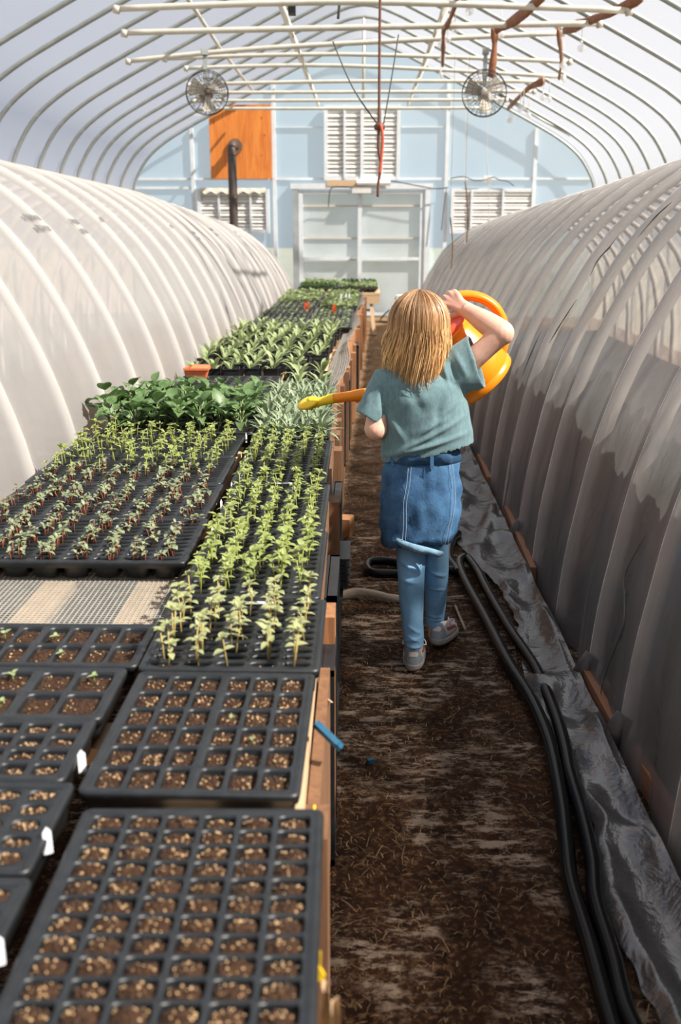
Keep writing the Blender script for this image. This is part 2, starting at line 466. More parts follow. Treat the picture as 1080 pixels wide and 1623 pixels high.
def louver(x0, x1, z0, z1, mull, label, n, open_n=0):
    t = thing('louver_vent', label, 'louver vent', ((x0 + x1) / 2, WALL_Y - .075, z0))
    w, h = x1 - x0, z1 - z0
    b = MB()
    for sx in (-1, 1): b.box((sx * (w / 2 - .03), 0, h / 2), (.06, .07, h))
    for z in (.03, h - .03): b.box((0, .002, z), (w - .122, .066, .06))
    b.build('frame', M['white_frame'], t)
    b = MB()
    for i in range(n):
        z = .06 + (h - .12) * (i + .5) / n
        b.box((0, .005 * math.sin(i * 3), z), (w - .12, .012, (h - .12) / n * .92), Matrix.Rotation(R(-24 + 7 * math.sin(i * 2.7)), 3, 'X'))
    b.build('slats', M['louver'], t)
    b = MB(); b.box((0, .05, h / 2), (w - .1, .012, h - .1)); b.build('back_panel', M['louver'], t)
    for f in mull:
        b = MB(); b.box((-w / 2 + w * f, -.03, h / 2), (.035 if f != .5 else .055, .03, h - .06)); b.build('mullion', M['white_frame'], t)
    return t
v = louver(-.65, .62, 2.26, 3.44, (.27, .5, .76), 'large double louvered vent high above the door', 16)
b = MB(); b.box((-.28, -.02, -.05), (.62, .05, .09)); b.build('lower_flap', M['wood_pale'], v)
v = louver(-2.80, -1.58, 1.40, 2.12, (.3, .74), 'low louvered vent below the orange plywood panel', 11)
b = MB(); b.grid(12, 2, lambda u, w: (-.55 + 1.1 * u, -.05 - .03 * w, .735 - w * (.05 + .05 * math.sin(u * 19) ** 2))); b.build('torn_edge', M['string'], v)
louver(1.48, 2.90, 1.40, 2.13, (.25, .62), 'low louvered vent half hidden behind the grey tunnel', 11)
b = MB(); b.tube([(-.10, 17.52, 2.215), (.46, 17.52, 2.215)], .045, 12); b.box((.18, 17.57, 2.24), (.5, .05, .05))
single('tube_light', b, M['white_plastic'], 'white tube light under the double vent', 'tube light')
b = MB(); b.box((2.10, 17.6, 2.28), (.15, .06, .10)); single('junction_box', b, M['white_plastic'], 'small white junction box on the end wall rail', 'junction box')
b = MB(); b.box((-.02, 17.53, 2.10), (.32, .05, .10)); single('metal_plate', b, M['louver'], 'small grey plate over the middle of the door', 'metal plate')
def cable(name, pts, r, mat, label, cat, k=6, n=6):
    b = MB(); b.tube(smooth_pts(pts, k), r, n); return single(name, b, mat, label, cat, smooth=True)
cable('cable', [at(x, y, 17.5) for x, y in ((618, 286), (650, 292), (690, 299), (711, 297))], .008, M['dark_wire'], 'thin dark cable drooping from the tube light', 'cable')
cable('cable', [at(x, y, 17.55) for x, y in ((714, 283), (735, 280), (752, 286), (770, 285), (782, 281), (792, 285), (806, 288), (815, 295))], .008, M['dark_wire'], 'wavy dark cable running to the junction box', 'cable')
cable('cable', [at(x, y, 17.5) for x, y in ((560, 297), (535, 296), (525, 299), (522, 310), (521, 328))], .008, M['dark_wire'], 'short black cable hanging in front of the door pane', 'cable')
cable('cable', [at(x, y, 17.5) for x, y in ((708, 298), (704, 330), (700, 365))], .007, M['dark_wire'], 'thin dark wire hanging beside the right door post', 'cable')

# ribs: arched pipes, each with its two truss struts where the photo shows them
RIBS = [17.55, 16.6, 15.7, 14.9, 14.1, 13.3, 12.4, 11.5, 10.6, 9.85, 9.1, 8.2]
for i, y in enumerate(RIBS):
    t = thing('roof_rib', ('arched grey steel rib framing the far end wall' if i == 0 else 'arched grey steel roof rib, %s in front of the end wall' % ORD[i - 1]), 'roof rib', (0, y, 0), 0, 'arched roof ribs')
    b = MB(); b.tube([(q.x * .992, 0, q.z * .995) for q in PROFILE], .024, 10); b.build('arch', M['galv'], t, smooth=True)
    if 1 <= i <= 10:
        for sx in (-1, 1):
            bb = MB(); bb.tube([(sx * .68, -.03, 3.27), (sx * .70, -.03, 3.34), (sx * 1.0, -.03, 4.02)], [.010, .022, .022], 8); bb.build('strut', M['tie_pipe'], t, smooth=True)
    if i == 2:
        bb = MB(); bb.tube([(0, 0, 3.30), (0, 0, 4.41)], .022, 8); bb.build('king_post', M['tie_pipe'], t, smooth=True)
# collar ties: (rib, left end px, mid px, right end px)
TIES = [(16.6, (318, 172), (540, 172), (768, 171)), (15.7, (305, 160), (540, 159), (806, 158)), (14.9, (300, 147), (540, 146), (850, 145)), (14.1, (296, 134), (540, 129), (860, 129)),
        (13.3, (292, 108), (540, 104), (897, 122)), (12.4, (258, 93), (540, 86), (907, 98)), (11.5, (200, 97), (440, 75), (895, 52)), (9.85, (193, 52), (540, 44), (955, 37)), (9.1, (180, 14), (560, 3), (1002, 17))]
for i, (y, a, m_, c) in enumerate(TIES):
    b = MB()
    b.tube(smooth_pts([at(*a, y - .05), at(*m_, y - .05), at(*c, y - .05)], 6), .026 if i > 5 else .023, 10)
    b.tube([at(*a, y - .05), at(*a, y - .05) + Vector((.05, 0, -.01))], .034, 8); b.tube([at(*c, y - .05), at(*c, y - .05) + Vector((-.05, 0, -.01))], .034, 8)
    single('tie_pipe', b, M['tie_pipe'], 'cream horizontal tie pipe, %s in front of the end wall' % ORD[i] if i < 8 else 'cream horizontal tie pipe nearest the top edge of the photo', 'tie pipe', group='horizontal roof tie pipes', smooth=True)
def on_roof(x, y, drop=.06):
    r = ray(x, y); lo, hi = 1., 17.4
    f = lambda Y: (CAM_H + r.z / r.y * Y) - (roof_z(max(-3.9, min(3.9, r.x / r.y * Y))) - drop)
    for _ in range(50):
        mid = (lo + hi) / 2
        if f(mid) > 0: hi = mid
        else: lo = mid
    return at(x, y, mid)
b = MB(); b.tube([on_roof(290, -14), on_roof(350, 78), on_roof(404, 148)], .022, 8)
single('brace_pipe', b, M['tie_pipe'], 'slanting brace pipe crossing the ribs under the bluish roof slope', 'brace pipe', smooth=True)
b = MB(); b.tube([on_roof(790, 150), on_roof(850, 185), on_roof(905, 215)], .016, 8)
single('brace_pipe', b, M['galv'], 'slanting brace pipe crossing the ribs beyond the fan with the pale motor', 'brace pipe', smooth=True)
b = MB(); b.box((0, 0, 0), (.06, .1, .09)); b.tube([(0, 0, .04), (0, 0, .25)], .03, 8)
o_ = at(463, 14, 9.1); off(b, -o_)
single('cord_plug', b, M['black_flat'], 'black plug dangling from the tie pipe at the top', 'plug')
cable('drop_cable', [at(538, -12, 9.6), at(538, 10, 9.6), at(536, 30, 9.6)], .012, M['dark_wire'], 'short dark cord with plug hanging at the top', 'cord', 2)

# hanging cords in the middle of the house
cable('drop_cable', [at(603, -15, 8.0), at(602, 60, 8.0), at(601, 190, 8.0), at(600, 235, 8.0), at(604, 262, 8.0), at(600, 290, 8.0), at(599, 312, 8.0)], .010, M['cord_brown'], 'long brown cord hanging straight down in the middle', 'cord', 5)
cable('drop_cable', [at(603, 197, 7.95), at(607, 215, 7.95), at(605, 250, 7.95), at(602, 275, 7.95)], .011, M['cord_orange'], 'orange cord end hanging from the hook', 'cord', 5)
cable('guy_wire', [at(528, 66, 8.2), at(560, 140, 8.1), at(600, 199, 8.0)], .006, M['dark_wire'], 'thin dark wire slanting from the twisted tie pipe to the hook', 'wire', 4)
cable('guy_wire', [at(632, 55, 8.2), at(620, 130, 8.1), at(608, 199, 8.0)], .005, M['dark_wire'], 'steeper thin dark wire running down to the hook', 'wire', 4)
b = MB(); b.ball(at(602, 201, 7.98), .03, 8, 6, (1.5, 1, 1)); single('cord_hook', b, M['cord_brown'], 'rusty hook gathering the hanging cords', 'hook', smooth=True)

# brown straps draped over the tie pipes
def strap(pts, w, label):
    P = smooth_pts(pts, 5); r = [w * (.75 + .45 * nz(i * .37, w * 90)) for i in range(len(P))]
    b = MB(); b.tube(P, r, 8, flat=.55); return single('brown_strap', b, M['brown_strap'], label, 'strap', smooth=True)
strap([at(728, -10, 9.0), at(712, 35, 9.7), at(704, 48, 9.9), at(703, 76, 10.6), at(702, 102, 11.8)], .045, 'brown twisted strap over the tie pipes nearest the middle')
strap([at(860, -8, 8.9), at(835, 18, 9.3), at(806, 38, 9.8), at(788, 46, 10.0)], .062, 'thick brown strap slanting to the tie pipe above the pale motored fan')
strap([at(784, 45, 10.3), at(784, 78, 10.3), at(779, 122, 10.3)], .042, 'brown strap hanging straight down onto the pale motored fan')
strap([at(1018, -4, 8.9), at(968, 20, 9.3), at(930, 35, 9.9), at(895, 48, 10.6)], .055, 'long brown strap slanting in from the top corner')
strap([at(885, 48, 10.8), at(890, 92, 11.8), at(887, 122, 12.8)], .052, 'knotted brown strap hanging between two tie pipe ends')
strap([at(862, 129, 13.0), at(838, 140, 13.6), at(806, 172, 15.5)], .055, 'brown strap slanting down behind the pale motored fan')
# clear bulbs on a wire
t = thing('string_light', 'string of small clear globe bulbs hanging among the brown straps', 'string light', at(760, 60, 10.2))
bulbs = [(745, 10, 9.1), (714, 27, 9.8), (722, 39, 9.9), (710, 57, 10.6), (700, 66, 10.8), (702, 85, 11.5), (699, 115, 13), (795, 48, 10.3), (922, 70, 9.9), (893, 98, 11.8), (893, 122, 12.6), (861, 150, 12.2), (871, 152, 12.2), (830, 165, 13.2), (838, 178, 13.2), (808, 187, 15), (812, 186, 15), (825, 168, 13.2)]
M['bulb'] = film('clear_bulb', (.9, .9, .9), .72, (1, 1, 1), gloss=.25, rough=.08, transl=.5)
bm_ = MB(); bm_.ball((0, 0, -.035), .036, 12, 8); bm_.tube([(0, 0, -.005), (0, 0, .03)], .013, 8); bulb_me = bm_.mesh('bulb', M['bulb'])
bw_ = MB(); bw_.tube([(0, 0, .02), (0, 0, .20)], .003, 4); wire_me = bw_.mesh('wire', M['string'])
for x, y, Y in bulbs:
    link('wire', wire_me, link('bulb', bulb_me, t, at(x, y, Y) - t.location))

# wall fans
def fan(px, py, Y, rad, yaw, tilt, motor, label):
    c = at(px, py, Y)
    t = thing('wall_fan', label, 'fan', c); t.rotation_euler = (R(tilt), 0, R(yaw))
    b = MB()
    def circ(r, y, n=36): return [(r * math.cos(2 * math.pi * k / n), y, r * math.sin(2 * math.pi * k / n)) for k in range(n)]
    for r, y in ((1, 0), (1, .05), (.8, -.045), (.55, -.06), (.3, -.065), (.8, .10), (.5, .12)): b.tube(circ(rad * r, y), .0038 if r == 1 else .0016, 5, closed=True)
    for k in range(26):
        a = 2 * math.pi * k / 26; ca, sa = math.cos(a), math.sin(a)
        b.tube([(ca * rad * q, y, sa * rad * q) for q, y in ((.16, -.065), (.55, -.06), (.8, -.045), (1, 0), (1, .05), (.8, .10), (.35, .13))], .0018, 4)
    b.build('guard', M['dark_wire'], t)
    hub = MB(); hub.tube([(0, -.05, 0), (0, .03, 0)], .028, 14); hub.build('hub', motor, t, smooth=True)
    for k in range(3):
        a0 = R(-90 + 120 * k + 8)
        bb = MB()
        def bl(u, v):
            r = rad * (.12 + .74 * u); w = (v - .5) * rad * (.30 + .38 * u) ; a = a0
            return (r * math.cos(a) - w * math.sin(a), .02 + (v - .5) * .05, r * math.sin(a) + w * math.cos(a))
        bb.grid(6, 4, bl)
        bb.build('blade', M['fan_blade'], t, smooth=True)
    b = MB(); b.tube([(0, .05, 0), (0, .08, 0), (0, .20, 0), (0, .23, 0)], [.04, .06, .06, .03], 14); b.build('motor', motor, t, smooth=True)
    b = MB(); b.bar((0, .12, .04), (0, .10, rad + .18), .035, .012, (0, 1, 0)); b.box((0, .1, rad + .17), (.06, .05, .05)); b.build('hanger', M['galv'], t)
    return t
fan(329, 146, 9.3, .182, 14, -6, M['motor'], 'wire caged fan with brown motor hung near the plywood panel')
fan(768, 147, 9.5, .195, -6, -4, M['motor_white'], 'wire caged fan with pale motor hung among the brown straps')
# strands hanging in front of the grey tunnel
for (x, y0, y1, mt, lb) in ((714, 345, 426, 'straw', 'straw coloured strand hanging just beside the door post'), (738, 288, 384, 'straw', 'longer straw coloured strand in front of the low half hidden vent'), (735, 318, 388, 'string', 'thin white string beside the longer straw strand'), (772, 250, 366, 'string', 'thin white string hanging over the tunnel top')):
    p0, p1 = at(x, y0, 11.2), at(x + 2, y1, 11.2)
    b = MB(); b.tube(smooth_pts([p0, (p0 + p1) / 2 + Vector((.02, 0, 0)), p1], 4), .008 if mt == 'straw' else .004, 5)
    b.tube([p0 + Vector((0, 0, 3.22 - p0.z)), p0], .0018, 4)
    single('hanging_strand', b, M[mt], lb, 'strand', group='strands hanging by the grey tunnel')
# ---------------------------------------------------------------- low tunnels of film over hoops
TP = smooth_pts([Vector((x, 0, z)) for x, z in ((.795, 0), (.815, .25), (.85, .47), (.90, .72), (.985, .97), (1.09, 1.19), (1.19, 1.36), (1.32, 1.52), (1.52, 1.70), (1.8, 1.86), (2.15, 1.93), (2.5, 1.88), (2.9, 1.66), (3.2, 1.25), (3.35, .7), (3.38, 0))], 4)
NT = len(TP) - 1
def interp(tab, y):
    for (a, p), (b, q) in zip(tab, tab[1:]):
        if a <= y <= b: return p + (q - p) * (y - a) / (b - a)
    return tab[0][1] if y < tab[0][0] else tab[-1][1]
TUN = {
    'l': dict(s=-1, h=[(0, 1.02), (4, 1.0), (9.5, .95), (12.5, .88), (14.5, .83), (16, .80)], sh=[(1, .52), (3.3, .40), (4.2, .36), (6.1, .25), (10, .20), (16.8, .12)]),
    'r': dict(s=1, h=[(0, 1.05), (4, 1.03), (8, .95), (12, .89), (15, .84)], sh=[(0, 0), (20, 0)]),
}
def tun_pt(side, u, y, off_=0., y_end=16.2):
    T = TUN[side]; k = u * NT; i = min(int(k), NT - 1); f = k - i
    q = TP[i].lerp(TP[i + 1], f)
    t = (TP[min(i + 1, NT)] - TP[max(i, 0)]).normalized(); nrm = Vector((-t.z, 0, t.x))
    q = q + nrm * off_
    x, z = q.x, q.z * interp(T['h'], y)
    e = max(0., (y - (y_end - 1.1)) / 1.1)
    if e > 0:
        sc = math.sqrt(max(0., 1 - .85 * e * e)); x = 2.07 + (x - 2.07) * (.45 + .55 * sc); z *= (.35 + .65 * sc)
    return Vector((T['s'] * (x + interp(T['sh'], y)), y, z))
def tun_film(side, mat, label, y0, hoops, seed, sag, wr):
    y1 = 16.2
    t = thing('tunnel_cover', label, 'low tunnel', tun_pt(side, .0, 6) * 1.0)
    t.location.z = 0
    o = Vector(t.location)
    b = MB()
    ny, nu = 300, 74
    def fn(v, u):
        y = y0 + (y1 - y0) * v
        d = min(abs(y - h) for h in hoops); near = math.exp(-(d / .055) ** 2)
        fr = min(d / .25, 1)
        low = max(0, 1 - u * 3.2)
        dd = -.004 - sag * fr ** 1.5 * (1 - .4 * low) + wr * nz(u * 9 + seed, y * 3.1, seed) * fr + wr * .8 * nz(u * 4 - y * 1.7 + seed, y * 5.5) * fr * (.5 + low)
        dd += .006 * low * math.sin(y * 23 + 4 * nz(y, u * 3, seed)) * fr
        p = tun_pt(side, u, y, dd + .036)
        if u < .02 and side == 'r': p.z = max(p.z, .004)
        return p - o
    b.grid(ny, nu, fn)
    # gathered end
    n = nu + 1; last = len(b.v) - n
    b.f.append(tuple(range(last, last + n))); b.m.append(0)
    b.build('film', mat, t, smooth=True)
    return t, o
hl = [1.55 + .52 * k for k in range(26)]
hr = [2.16, 2.67, 3.10, 3.66, 4.24, 4.68, 5.2, 5.75, 6.3, 6.85, 7.4, 8.0, 8.55, 9.15, 9.75, 10.35, 11.0, 11.6, 12.2, 12.9, 13.5, 14.1]
tl_, ol = tun_film('l', M['cover_white'], 'long white film covered tunnel beside the seedling bench', 1.0, hl, 3.1, .016, .018)
tr_, or_ = tun_film('r', M['cover_grey'], 'long hazy grey film tunnel along the soil path', .6, hr, 8.7, .012, .020)
for side, hs, t, o, mt in (('l', hl, tl_, ol, 'pvc'), ('r', hr, tr_, or_, 'pvc_tan')):
    for y in hs:
        b = MB(); ph = nz(y * 9.1) * .04
        b.tube([tun_pt(side, u / 40, y + ph * math.sin(u / 40 * 3.14), .006) - o for u in range(41)], .024 if side == 'l' else .027, 8)
        b.build('hoop', M[mt], t, smooth=True)
def tun_hit(side, px, py):
    """(distance along the house, place along the hoop) where a sight line meets a tunnel"""
    r = ray(px, py); T = TUN[side]; Y = 1.2
    while Y < 15:
        t = Y / r.y; x = T['s'] * r.x * t - interp(T['sh'], Y); z = (CAM_H + r.z * t) / interp(T['h'], Y)
        for i in range(NT):
            a, c = TP[i], TP[i + 1]
            if a.z <= z <= c.z and a.x <= c.x:
                f = (z - a.z) / max(1e-6, c.z - a.z)
                if x >= a.x + (c.x - a.x) * f: return Y, (i + f) / NT
        Y += .01
    return None
for pts in (((990, 381), (976, 399), (958, 419), (946, 444)), ((925, 480), (901, 517), (882, 548)), ((822, 722), (820, 745), (818, 763), (809, 807)), ((1045, 848), (1012, 911), (1010, 950), (1008, 992), (990, 1040), (975, 1084), (969, 1118)), ((868, 530), (850, 570), (838, 600)), ((800, 330), (780, 352), (765, 372)), ((935, 308), (915, 322), (890, 345), (868, 372)), ((1075, 330), (1050, 352), (1022, 385))):
    P = [tun_hit('r', *q) for q in pts]; P = [tun_pt('r', u, y, .036) - or_ for y, u in [q for q in P if q]]
    if len(P) < 2: continue
    b = MB(); P = smooth_pts(P, 6); b.tube(P, [.0008 + .0035 * math.sin(math.pi * i / (len(P) - 1)) * (.7 + .5 * nz(i * .5, P[0].z * 9)) for i in range(len(P))], 5)
    b.build('crease', M['crease'], tr_)
# printed marks on the white film
def ink(y, u, n, rows, cw):
    for r in range(rows):
        b = MB()
        for k in range(n - r):
            yy = y + (k - n / 2) * cw + r * .02; uu = u - r * .020
            for s_ in range(3):
                if (k * 7 + s_ * 3 + r) % 5 == 0: continue
                a = tun_pt('l', uu + .001 * s_, yy + s_ * cw * .27, .0375) - ol; c = tun_pt('l', uu + .0115 - .001 * s_, yy + s_ * cw * .27, .0375) - ol
                b.bar(a, c, .0035, .0008, (1, 0, .6))
            a = tun_pt('l', uu + (.006 if k % 2 else .0105), yy, .0375) - ol; c = tun_pt('l', uu + (.006 if k % 3 else .001), yy + cw * .55, .0375) - ol
            b.bar(a, c, .0035, .0008, (1, 0, .6))
        b.build('printed_mark', M['print_grey'], tl_)
for px, py, n, rows in ((56, 366, 8, 2), (122, 370, 5, 2), (166, 366, 3, 1), (275, 372, 3, 1), (308, 380, 6, 2), (338, 374, 5, 2), (376, 376, 4, 2)):
    h_ = tun_hit('l', px, py)
    if h_: ink(h_[0], h_[1] + .010, n, rows, .026 if px < 200 else .04)
# dark ragged sheet standing inside the grey tunnel
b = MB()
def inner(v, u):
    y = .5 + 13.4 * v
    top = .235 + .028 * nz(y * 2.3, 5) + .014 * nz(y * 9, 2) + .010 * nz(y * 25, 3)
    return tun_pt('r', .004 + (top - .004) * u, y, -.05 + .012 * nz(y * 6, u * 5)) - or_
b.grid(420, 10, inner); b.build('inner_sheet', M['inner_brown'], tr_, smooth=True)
b = MB(); b.box((2.07 - or_.x, 7.2 - or_.y, .07), (2.3, 13.4, .14)); b.build('soil_bed', M['inner_brown'], tr_)
# boards along the foot of the grey tunnel
for (p0, p1, lb) in (((1150, 1437), (1003, 1198), 'red brown board at the tunnel foot nearest the camera'), ((977, 1166), (930, 1077), 'short red brown board between two hoop feet of the grey tunnel'), ((845, 912), (803, 812), 'red brown board at the tunnel foot opposite the bare knees'), ((776, 766), (760, 728), 'red brown board at the tunnel foot beside the skirt')):
    b = MB(); a, c = atz(*p0, .04), atz(*p1, .04); b.bar(a, c, .026, .075)
    single('foot_board', b, M['board_red'], lb.replace('opposite the bare knees', 'level with the calves of the child'), 'board', group='boards along the tunnel foot')
for y in (2.67, 3.10, 4.68):
    b = MB(); p = tun_pt('r', 0, y); b.tube([(p.x - .045, y, .0), (p.x - .04, y, .05), (p.x - .01, y, .12)], [.036, .038, .030], 12)
    off(b, or_).build("foot_wrap", M["inner_brown"], tr_, None, True)


# crumpled grey plastic lying along the tunnel foot
edge = [(1.2, .60), (1.63, .586), (1.9, .553), (2.25, .60), (2.46, .586), (2.79, .584), (3.1, .56), (3.67, .615), (4.06, .59), (4.4, .52), (4.64, .475), (5.3, .50), (6.2, .53), (7, .56)]
b = MB()
def sheet(v, u):
    y = 1.2 + 5.8 * v
    x0 = interp(edge, y) + .012 * nz(y * 14); x = x0 + (.735 - x0) * u
    w = .5 + .5 * math.sin(y * 12 + 7 * nz(x * 3, y * 1.7) + x * 12)
    fold = .030 * w * w + .020 * abs(nz(x * 7, y * 5)) + .003 * abs(nz(x * 22, y * 19))
    lift = .05 * max(0, (u - .45) / .55) ** 2
    w2 = .5 + .5 * math.sin(y * 7 - x * 22 + 5 * nz(x * 2.5, y * 1.3, 4))
    return (x, y, .012 + (fold * .8 + .026 * w2 ** 3) * min(1, u * 4 + .25) * (1 if u < .85 else (1 - u) / .15 * .7 + .3) + lift)
b.grid(460, 40, sheet)
single('plastic_sheet', b, M['sheet_grey'], 'crumpled clear grey plastic sheet lying along the tunnel foot', 'plastic sheet', (.6, 4, 0), smooth=True)
# hoses
def hose(pts, r, label, zb=None):
    P = smooth_pts([atz(x, y, z_) for x, y, z_ in pts], 8)
    b = MB(); b.tube(P, r, 12); return single('hose', b, M['rubber'], label, 'hose', smooth=True)
hose([(990, 1690, .035), (965, 1610, .035), (935, 1500, .035), (905, 1400, .035), (897, 1330, .035), (890, 1270, .035), (872, 1180, .035), (843, 1110, .035), (806, 1050, .035), (770, 980, .035), (745, 935, .035), (731, 905, .035), (729, 890, .035), (737, 883, .035)], .021, 'thick black hose nearest the soil path, curving along it')
hose([(1035, 1690, .035), (992, 1600, .035), (972, 1520, .035), (945, 1430, .035), (940, 1370, .035), (925, 1300, .035), (905, 1230, .035), (895, 1180, .035), (880, 1130, .035), (850, 1060, .035), (810, 1000, .035), (775, 940, .035), (757, 905, .035), (742, 885, .035)], .020, 'second black hose tucked against the crumpled plastic sheet')
hose([(720, 905, .03), (690, 900, .03), (650, 895, .03), (610, 889, .03), (588, 890, .03), (582, 899, .03), (592, 908, .03), (630, 910, .03), (680, 916, .03), (705, 912, .03)], .020, 'looped black hose end lying behind the feet of the girl')
hose([(726, 846, .03), (716, 858, .03), (712, 885, .03), (722, 900, .03), (726, 908, .03)], .022, 'short black hose bend just beyond the girl by the sheet')
b = MB(); b.tube(smooth_pts([atz(x, y, .02) for x, y in ((536, 945), (560, 941), (590, 944), (620, 949), (655, 950))], 5), [.012, .016, .02, .022, .024, .026, .027, .028, .028, .028, .028, .027, .026, .024, .022, .022, .02, .018, .016, .014, .012], 8, flat=.45)
single('wood_scrap', b, M['wood_grey'], 'weathered wood scrap lying across the path behind the girl', 'wood scrap', smooth=True)
for pts, lb in ((((722, 960), (728, 975), (738, 998)), 'thin pinkish twig on the soil beside the right shoe'), (((706, 948), (720, 946), (735, 945)), 'pale twig lying crosswise between shoe and hose')):
    b = MB(); b.tube([atz(x, y, .012) for x, y in pts], .005, 6); single('twig', b, M['wood_grey'], lb, 'twig')
b = MB(); b.box((atz(588, 1206, .01)), (.02, .012, .012), Matrix.Rotation(.5, 3, 'Z')); single('litter', b, M['blue_tape'], 'tiny blue scrap on the soil of the path', 'scrap')
# loose straw on the path
b = MB(); rs = random.Random(5)
for i in range(13000):
    y = 1.1 + 15.5 * rs.random() ** 1.25
    k = rs.random()
    x = -.12 + .9 * (k ** 2.2 if rs.random() < .7 else k)
    if x > .62: continue
    L = rs.uniform(.006, .026) if rs.random() < .96 else rs.uniform(.03, .075); a = rs.uniform(0, 3.14); w = rs.uniform(.0005, .0012)
    d = Vector((math.cos(a), math.sin(a), rs.uniform(-.12, .2))) * L / 2; c = Vector((x, y, .010 + rs.random() * .006))
    sidev = Vector((-math.sin(a), math.cos(a), 0)) * w; k2 = Vector((0, 0, rs.uniform(0, .008)))
    b.add([c - d - sidev, c - d + sidev, c + k2 + sidev, c + k2 - sidev, c + d + sidev, c + d - sidev], [(0, 1, 2, 3), (3, 2, 4, 5)])
o_ = b.build('straw', M['straw']); tag(o_, 'loose straw bits scattered over the soil path', 'straw', None, 'stuff')

# ---------------------------------------------------------------- long bench
BZ = .6
bench = thing('bench', 'long low wooden bench topped with wire mesh carrying the seedling trays', 'bench', (-.65, 6, 0))
bo = Vector((-.65, 6, 0))
def part(name, mb, mat, t=bench, o=bo, smooth=False):
    off(mb, o); return mb.build(name, mat, t, None, smooth)
EDGE = [(.5, -.085), (1.376, -.085), (2.14, -.095), (4.26, -.12), (5.9, -.135), (8.3, -.075), (12.57, .0), (14.0, .03)]
LEFT = [(.5, -1.3), (3.3, -1.25), (4.24, -1.22), (6.1, -1.11), (10, -1.05), (14, -1.0)]
for y0, y1 in ((.5, 2.15), (2.17, 4.27), (4.3, 5.9), (5.93, 8.3), (8.33, 11.2), (11.23, 14.0)):
    for f, nm in ((EDGE, 'rail'), (LEFT, 'rail')):
        s = -1 if f is EDGE else 1
        b = MB(); b.bar((interp(f, y0) + s * .022, y0, BZ - .05), (interp(f, y1) + s * .022, y1, BZ - .05), .042, .09); part(nm, b, M['wood_pale'] if y0 < 2.15 else M['wood_brown_shaded'] if y0 < 5 else M['wood_orange'])  # rails before the far stretch darkened, tunnel shade put into their colour
xs = [-1.04, -.80, -.545, -.27]
for x in xs:
    b = MB(); b.bar((x, .5, BZ - .018), (x, 14.0, BZ - .018), .085, .022); part('slat', b, M['wood_pale'])
for y in (.6, 1.7, 2.10, 3.1, 4.3, 5.5, 6.7, 7.9, 9.1, 10.3, 11.5, 12.7, 13.8):
    b = MB(); b.bar((interp(LEFT, y), y, BZ - .05), (interp(EDGE, y) - .04, y, BZ - .05), .10, .035); part('crosspiece', b, M['wood_pale'])
for i, y in enumerate((1.45, 2.3, 3.35, 4.35, 5.32, 6.55, 7.9, 9.4, 11.0, 12.6, 13.9)):
    for f, s in ((EDGE, -1), (LEFT, 1)):
        b = MB(); x = interp(f, y) + s * (-.01 if s < 0 else .06)
        b.bar((x, y, 0), (x, y, BZ - .01 if i % 3 else BZ - .05), .05, .10, (0, 1, 0)); part('leg', b, M['wood_orange'] if i > 5 or i == 1 else M['wood_brown_shaded'])  # most near legs take the darker pine, shade mixed into the colour
# side boards nailed along the aisle side
for y0, y1, z0, z1, mt in ((1.50, 2.05, .06, .55, 'wood_brown_shaded'), (3.45, 3.52, 0, .52, 'wood_brown_shaded'), (4.6, 4.72, 0, .56, 'wood_brown_shaded'), (5.0, 5.1, .0, .55, 'wood_brown_shaded'), (5.7, 5.85, .02, .55, 'wood_orange'), (6.1, 6.22, .02, .56, 'wood_brown_shaded'), (7.0, 7.12, 0, .55, 'wood_orange'), (7.4, 7.55, 0, .55, 'wood_brown_shaded'), (8.4, 8.55, 0, .55, 'wood_orange'), (10.1, 10.25, 0, .55, 'wood_orange')):
    b = MB(); ym = (y0 + y1) / 2; x = interp(EDGE, ym) + .012; b.box((x, ym, (z0 + z1) / 2), (.022, y1 - y0, z1 - z0)); part('side_board', b, M[mt])  # near boards are browner: shade from the tunnel is in the colour
# wire mesh top with its bent up edge
b = MB(); r = .0011
def wire_patch(y0, y1, dx, dy, x0=None, x1=None, rr=.0012):
    n = int((y1 - y0) / dy)
    for k in range(n + 1):
        y = y0 + (y1 - y0) * k / n; a = interp(LEFT, y) if x0 is None else x0; c = interp(EDGE, y) if x1 is None else x1
        b.bar((a, y, BZ - .005), (c, y, BZ - .005), rr * 2, rr * 2)
    a = interp(LEFT, y0) if x0 is None else x0; c = interp(EDGE, y0) if x1 is None else x1
    for k in range(int((c - a) / dx) + 1):
        b.bar((a + dx * k, y0, BZ - .0035), (a + dx * k, y1, BZ - .0035), rr * 2, rr * 2)
wire_patch(1.95, 2.62, .013, .013, -1.25, -.44)
part('wire_mesh', b, M['wire'])
b = MB()
Y0, Y1 = 4.9, 13.9; n = 340
def lip(y): return interp(EDGE, y), .06 + .05 * nz(y * 1.3) + .03 * nz(y * 4)
prof_ = lambda y, q: (lip(y)[0] - .10 + .11 * q + .03 * math.sin(y * 2.2) * q, y, BZ - .004 + max(0, q - .35) * lip(y)[1] * 1.6)
for k in range(n + 1):
    y = Y0 + (Y1 - Y0) * k / n
    for q in range(4): b.bar(prof_(y, q / 4), prof_(y, (q + 1) / 4), .0026, .0026)
for q in range(9):
    for k in range(60):
        ya, yb = Y0 + (Y1 - Y0) * k / 60, Y0 + (Y1 - Y0) * (k + 1) / 60
        b.bar(prof_(ya, q / 8), prof_(yb, q / 8), .0026, .0026)
part('mesh_edge', b, M['wire'])
